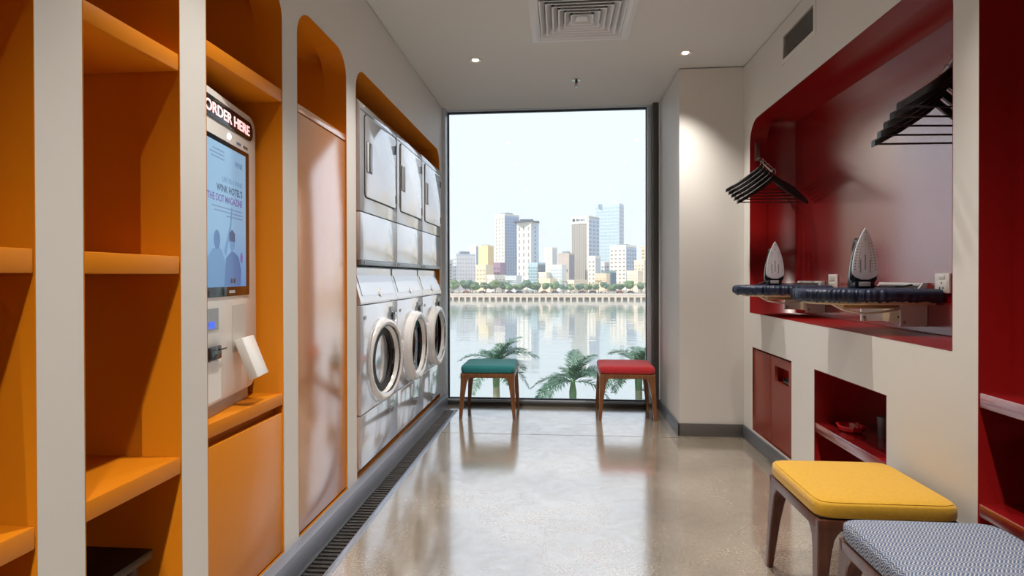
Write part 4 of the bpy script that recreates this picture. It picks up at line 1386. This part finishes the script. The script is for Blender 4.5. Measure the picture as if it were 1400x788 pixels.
    b('office_block', 'cream block at the right edge of the skyline', 366, 52.6, 5.7, 2.6, 10.5, (244, 228, 200), (178, 166, 150), 30, (6, 3, 0.4, 0.4), None, None, 1.0, 'building', CITY)
    b('low_block', 'tan low block below the pale yellow one', 352, -46.6, 6.4, 1.8, 7.8, (236, 218, 190), (180, 166, 150), 28, (4, 3, 0.4, 0.4), None, None, None, 'building', CITY)
    b('shop_house', 'low shop house with bands of blue windows', 335, -26.1, 6.9, 1.9, 0.9, (222, 226, 230), (120, 146, 176), 20, (3, 6, 0.7, 0.4), None, None, None, 'building', CITY)
    b('shop_house', 'small teal shop house below the stepped white block', 358, 31.1, 3.5, 1.8, 3.9, (178, 206, 200), (90, 130, 140), 28, (4, 2, 0.5, 0.4), None, (106, 130, 160), None, 'building', CITY)
    b('shop_house', 'peach shop house with orange balconies', 340, 26.8, 6.0, 1.3, 2.1, (242, 218, 190), (214, 168, 136), 20, (4, 3, 0.6, 0.35), None, None, None, 'building', CITY)
    b('shop_house', 'cream and pink terrace at the right of the far bank', 345, 45.8, 6.0, 3.4, 3.8, (246, 228, 204), (196, 176, 160), 30, (4, 4, 0.4, 0.4), None, None, None, 'building', CITY)
    b('shop_house', 'cream terrace at the left among the trees', 335, -39.2, 5.2, 6.1, 1.4, (240, 232, 220), (170, 164, 160), 45, (3, 3, 0.5, 0.4), (3, 3, 0.5, 0.4), None, None, 'building', CITY)
    b('shop_house', 'low pavilion with a peaked cream front under the finned tower', 335, 7.8, 3.8, 8.1, -1.7, (240, 226, 206), (176, 160, 146), 40, (2, 3, 0.5, 0.5), None, None, None, 'building', CITY)
    b('shop_house', 'low cream shop below the slim white tower', 338, -6.3, 6.9, 3.5, -0.9, (242, 224, 196), (180, 164, 146), 28, (2, 4, 0.5, 0.5), None, None, None, 'building', CITY)
    b('shop_house', 'narrow cream shop house beside the teal glass block', 354, -9.0, 4.8, 2.6, 3.1, (246, 234, 214), (196, 182, 164), 30, (4, 2, 0.4, 0.4), None, None, None, 'building', CITY)
    b('office_block', 'white block with arched windows below the glass tower', 430, 36.1, 5.8, 2.7, 11.1, (236, 234, 232), (130, 150, 180), 30, (5, 3, 0.45, 0.5), None, None, None, 'building', CITY)
    # the skyline goes on to both sides of the view
    rnd = random.Random(3)
    cols = [(236, 228, 214), (226, 222, 216), (240, 232, 220), (212, 200, 184), (198, 208, 218), (238, 220, 190)]
    n = 0
    for side in (-1, 1):
        x = 66.0 if side > 0 else 92.0
        m = 0
        while x < 260:
            w = rnd.uniform(8, 15)
            hz = rnd.uniform(-1, 16) if rnd.random() < 0.75 else rnd.uniform(20, 46)
            c = cols[n % len(cols)]
            word = ['pale', 'cream', 'white', 'tan', 'blue-grey', 'sand'][n % 6]
            b('city_block', '%s block beyond the %s window edge, %s from it' % (word, 'right' if side > 0 else 'left', ORD[m]), rnd.uniform(335, 430), side * x, w * 0.6, w * 0.5, hz, c, tuple(int(v * 0.72) for v in c), rnd.uniform(24, 50), (max(2, int((hz + 8) / 3)), 3, 0.5, 0.45), None, None, 0.8, 'building', 'far bank blocks out of view')
            x += w * rnd.uniform(0.9, 1.6)
            n += 1
            m += 1
city()

def far_trees():
    rnd = random.Random(11)
    greens = [M('tree_green_%d' % i, c, 0.9, var=0.25, vscale=0.5) for i, c in enumerate(((118, 144, 104), (140, 156, 108), (106, 132, 112), (168, 172, 118)))]
    trunk_m = M('tree_trunk', (120, 104, 88), 0.9)
    def crown(seed, n=7):
        r = random.Random(seed)
        b = B()
        for k in range(n):
            t = bmesh.new()
            bmesh.ops.create_icosphere(t, subdivisions=2, radius=1.0)
            s = r.uniform(0.35, 0.6)
            for v in t.verts:
                v.co *= s * (1 + 0.35 * noise.noise(v.co * 3 + Vector((seed * 3 + k, 0, 0))))
                v.co.z *= 0.8
            b._merge(t, Matrix.Translation((r.uniform(-0.55, 0.55), r.uniform(-0.4, 0.4), r.uniform(-0.25, 0.35))))
        return b.mesh('crown', ang=180)
    crowns = [crown(s) for s in range(5)]
    trunk = B().cyl((0, 0, 0), (0, 0, 1), 0.12, 0.07, 6).mesh('trunk')
    def palm_crown(seed):
        r = random.Random(seed)
        b = B()
        for k in range(9):
            a = 2 * PI * k / 9 + r.uniform(-0.2, 0.2)
            d = Vector((math.cos(a), math.sin(a), 0))
            s = Vector((-d.y, d.x, 0)) * 0.16
            p = [d * 0.05, d * 0.45 + Vector((0, 0, 0.30)), d * 0.85 + Vector((0, 0, 0.15)), d * 1.05 + Vector((0, 0, -0.25))]
            vs = []
            for q, f in zip(p, (0.3, 1, 0.8, 0.1)):
                vs.append((b.bm.verts.new(q + s * f - Vector((0, 0, 0.08 * f))), b.bm.verts.new(q + Vector((0, 0, 0.04))), b.bm.verts.new(q - s * f - Vector((0, 0, 0.08 * f)))))
            for i in range(3):
                b.bm.faces.new((vs[i][0], vs[i][1], vs[i + 1][1], vs[i + 1][0]))
                b.bm.faces.new((vs[i][1], vs[i][2], vs[i + 1][2], vs[i + 1][1]))
        return b.mesh('palm_crown', smooth=False, recalc=False)
    pcs = [palm_crown(s) for s in range(3)]
    spots = []
    # x, y, height, width, kind
    big = [(-66, 318, 9, 6.5, 0), (-60, 316, 8.5, 7, 0), (-54, 320, 8.5, 6, 2), (-47, 314, 5.5, 5, 3), (-42, 316, 7, 6, 0), (-37, 318, 8, 6.5, 0), (-29, 316, 5.5, 6, 2), (-24, 318, 5.5, 6, 2),
           (-19, 312, 8.5, 7.5, 1), (-13, 314, 7, 5, 1), (-4, 316, 7, 4.6, 2), (24.5, 318, 7, 4.2, 0), (29, 316, 5.5, 5, 1), (38, 316, 8, 8, 0), (44, 318, 6.5, 5, 1), (49, 316, 6, 5, 0), (56, 318, 7, 6, 2)]
    big += [(-63, 324, 7.5, 6, 2), (-50.5, 324, 7, 6, 0), (-33, 324, 7, 6.5, 1), (-15.5, 322, 6, 5, 2), (-9, 324, 6.5, 5, 1), (1, 322, 5.5, 4.5, 0), (5, 324, 5, 4.5, 1), (10, 322, 5.5, 5, 2), (15, 324, 5, 4.5, 1), (19.5, 322, 5.5, 4.5, 0), (33.5, 324, 6, 5.5, 2), (53, 324, 6.5, 5, 1)]
    big.sort()
    i = 0
    for x, y, h, w, kind in big:
        t = thing('riverside_tree', 'rounded green tree, %s from the left on the far promenade' % ORD[i], 'tree', (x, y, GZ), rnd.uniform(0, 6), 'trees on the far promenade')
        c = link('crown', crowns[i % 5], greens[kind], t)
        c.location = (0, 0, h * 0.56); c.scale = (w * 0.66, w * 0.55, h * 0.50)
        k = link('trunk', trunk, trunk_m, t); k.scale = (1.6, 1.6, h * 0.5)
        i += 1
    x = -72
    while x < 62:
        y = rnd.uniform(305, 311)
        h = rnd.uniform(4.0, 6.5)
        t = thing('riverside_palm', 'small palm, %s from the left in the row along the far quay' % ORD[i - len(big)], 'palm tree', (x, y, GZ), rnd.uniform(0, 6), 'palms along the far quay')
        c = link('crown', pcs[i % 3], greens[1 if i % 2 else 2], t)
        c.location = (0, 0, h); c.scale = (2.3, 2.3, 2.0)
        k = link('trunk', trunk, trunk_m, t); k.scale = (1.5, 1.5, h)
        x += rnd.uniform(3.5, 7.0)
        i += 1
    for x in list(range(-178, -80, 14)) + list(range(70, 170, 14)):
        t = thing('riverside_tree', 'riverside tree beyond the %s window edge, %s from it' % (('left', ORD[(-80 - x) // 14]) if x < 0 else ('right', ORD[(x - 70) // 14])), 'tree', (x, 316, GZ), x, 'trees on the far promenade')
        c = link('crown', crowns[i % 5], greens[i % 3], t)
        c.location = (0, 0, 5); c.scale = (4.2, 3.6, 3.4)
        k = link('trunk', trunk, trunk_m, t); k.scale = (1.6, 1.6, 4)
        i += 1
far_trees()

def promenade_life():
    """parked cars and stall awnings along the far promenade, a few pixels each"""
    rnd = random.Random(5)
    cols = [(70, 80, 104), (200, 196, 190), (150, 92, 76), (96, 104, 110), (226, 220, 210), (110, 84, 96)]
    def car_mesh():
        prof = [(-2.0, 0.3), (2.0, 0.3), (2.0, 0.8), (1.3, 0.9), (0.8, 1.45), (-1.0, 1.45), (-1.6, 0.9), (-2.0, 0.8)]
        return B().prism(prof, -0.85, 0.85, lambda u, v, w: (u, w, v))
    cm = car_mesh().mesh('body', smooth=False)
    wh = B()
    for u in (-1.25, 1.25):
        for s in (-1, 1):
            wh.cyl((u, s * 0.7, 0.32), (u, s * 0.88, 0.32), 0.32, n=8)
    wm = wh.mesh('wheels', smooth=False)
    x = -70
    k = 0
    names = ['dark blue', 'pale grey', 'rust red', 'grey', 'white', 'plum']
    while x < 60:
        t = thing('parked_car', '%s car parked on the far promenade, %s from the left' % (names[k % 6], ORD[k]), 'car', (x, rnd.uniform(312.5, 313.5), GZ), 0, 'cars on the far promenade')
        o = link('body', cm.copy(), M('car_%d' % (k % 6), cols[k % 6], 0.35), t)
        link('wheels', wm, DARK, t)
        x += rnd.uniform(5.0, 9.5)
        k += 1
promenade_life()

def haze():
    m = bpy.data.materials.new('river_haze')
    m.use_nodes = True
    nt = m.node_tree
    nt.nodes.clear()
    out = nt.nodes.new('ShaderNodeOutputMaterial')
    vs = nt.nodes.new('ShaderNodeVolumeScatter')
    vs.inputs['Color'].default_value = (0.93, 0.96, 1.0, 1)
    vs.inputs['Density'].default_value = 0.0007
    nt.links.new(vs.outputs[0], out.inputs['Volume'])
    o = tag(B().box((-480, 70, WZ + 0.2), (480, 640, 130)).build('haze', m, smooth=False), 'thin pale haze hanging over the river and the city', 'haze')
    stuff(o)
haze()

def near_palms():
    leafm = [M('palm_leaf_a', (74, 108, 84), 0.45, var=0.18, vscale=3), M('palm_leaf_b', (96, 128, 84), 0.45, var=0.18, vscale=3)]
    trunkm = M('palm_trunk', (150, 150, 118), 0.8, var=0.15, vscale=8)
    def frond(seed, L):
        r = random.Random(seed)
        b = B()
        N = 30
        pts = []
        lift = r.uniform(0.25, 0.5)
        for i in range(N + 1):
            f = i / N
            pts.append(Vector((L * f * (1 - 0.14 * f), 0, L * (lift * f - (0.75 + 0.3 * r.random() * 0) * f * f * 0.9))))
        b.tube(pts, [0.022 * (1 - 0.85 * i / N) for i in range(N + 1)], 5)
        for i in range(3, N):
            f = i / N
            p = pts[i]
            d = (pts[i + 1] - pts[i]).normalized()
            ll = 0.62 * math.sin(PI * (0.12 + 0.85 * f)) ** 0.7 * r.uniform(0.85, 1.1)
            for s in (-1, 1):
                for q in range(2):
                    out = Vector((0, s, 0)) + d * r.uniform(0.5, 0.9) + Vector((0, 0, r.uniform(-0.15, 0.45)))
                    out.normalize()
                    p0 = p + d * (q * 0.03)
                    side = d * 0.022
                    p1 = p0 + out * ll * 0.55
                    p2 = p0 + out * ll - Vector((0, 0, 0.14 * ll))
                    v = [b.bm.verts.new(p0 - side * 0.6), b.bm.verts.new(p0 + side * 0.6), b.bm.verts.new(p1 + side), b.bm.verts.new(p1 - side), b.bm.verts.new(p2)]
                    b.bm.faces.new((v[0], v[1], v[2], v[3]))
                    b.bm.faces.new((v[3], v[2], v[4]))
        return b.mesh('frond', smooth=False, recalc=False)
    fm = [frond(s, 2.15) for s in range(5)]
    def palm(label, x, y, z, seed, sc=1.0, nf=15):
        r = random.Random(seed)
        t = thing('palm_tree', label, 'palm tree', (x, y, -9.2), 0, 'palms below the window')
        h = z + 9.2
        B().tube([(0, 0, 0), (0.05, 0, h * 0.5), (0, 0, h - 0.9), (0, 0, h - 0.1)], [0.20, 0.17, 0.15, 0.11], 10).build('trunk', trunkm, t)
        B().tube([(0, 0, h - 1.0), (0, 0, h - 0.4), (0, 0, h + 0.15)], [0.15, 0.17, 0.07], 10).build('crown_shaft', leafm[1], t)
        for k in range(nf):
            a = 2 * PI * k / nf * 2.4 + r.uniform(-0.2, 0.2)
            up = math.radians(r.uniform(-12, 30)) if k < nf - 4 else math.radians(r.uniform(42, 68))
            o = link('frond', fm[k % 5], leafm[0] if k < nf - 4 else leafm[1], t)
            o.location = (0, 0, h + 0.02)
            o.rotation_euler = (0, -up, a)
            s = sc * r.uniform(0.88, 1.08) * (0.8 if k >= nf - 4 else 1.0)
            o.scale = (s, s, s)
    palm('palm seen behind the teal stool', -2.85, 25.0, -2.70, 1, 1.0)
    palm('palm in the middle below the window, left of the red stool', 0.52, 25.0, -3.45, 2, 1.05)
    palm('palm seen behind the red stool', 3.35, 25.0, -2.75, 4, 1.0)
    palm('palm low behind the red stool at the window corner', 4.2, 24.0, -4.1, 6, 0.9)
near_palms()
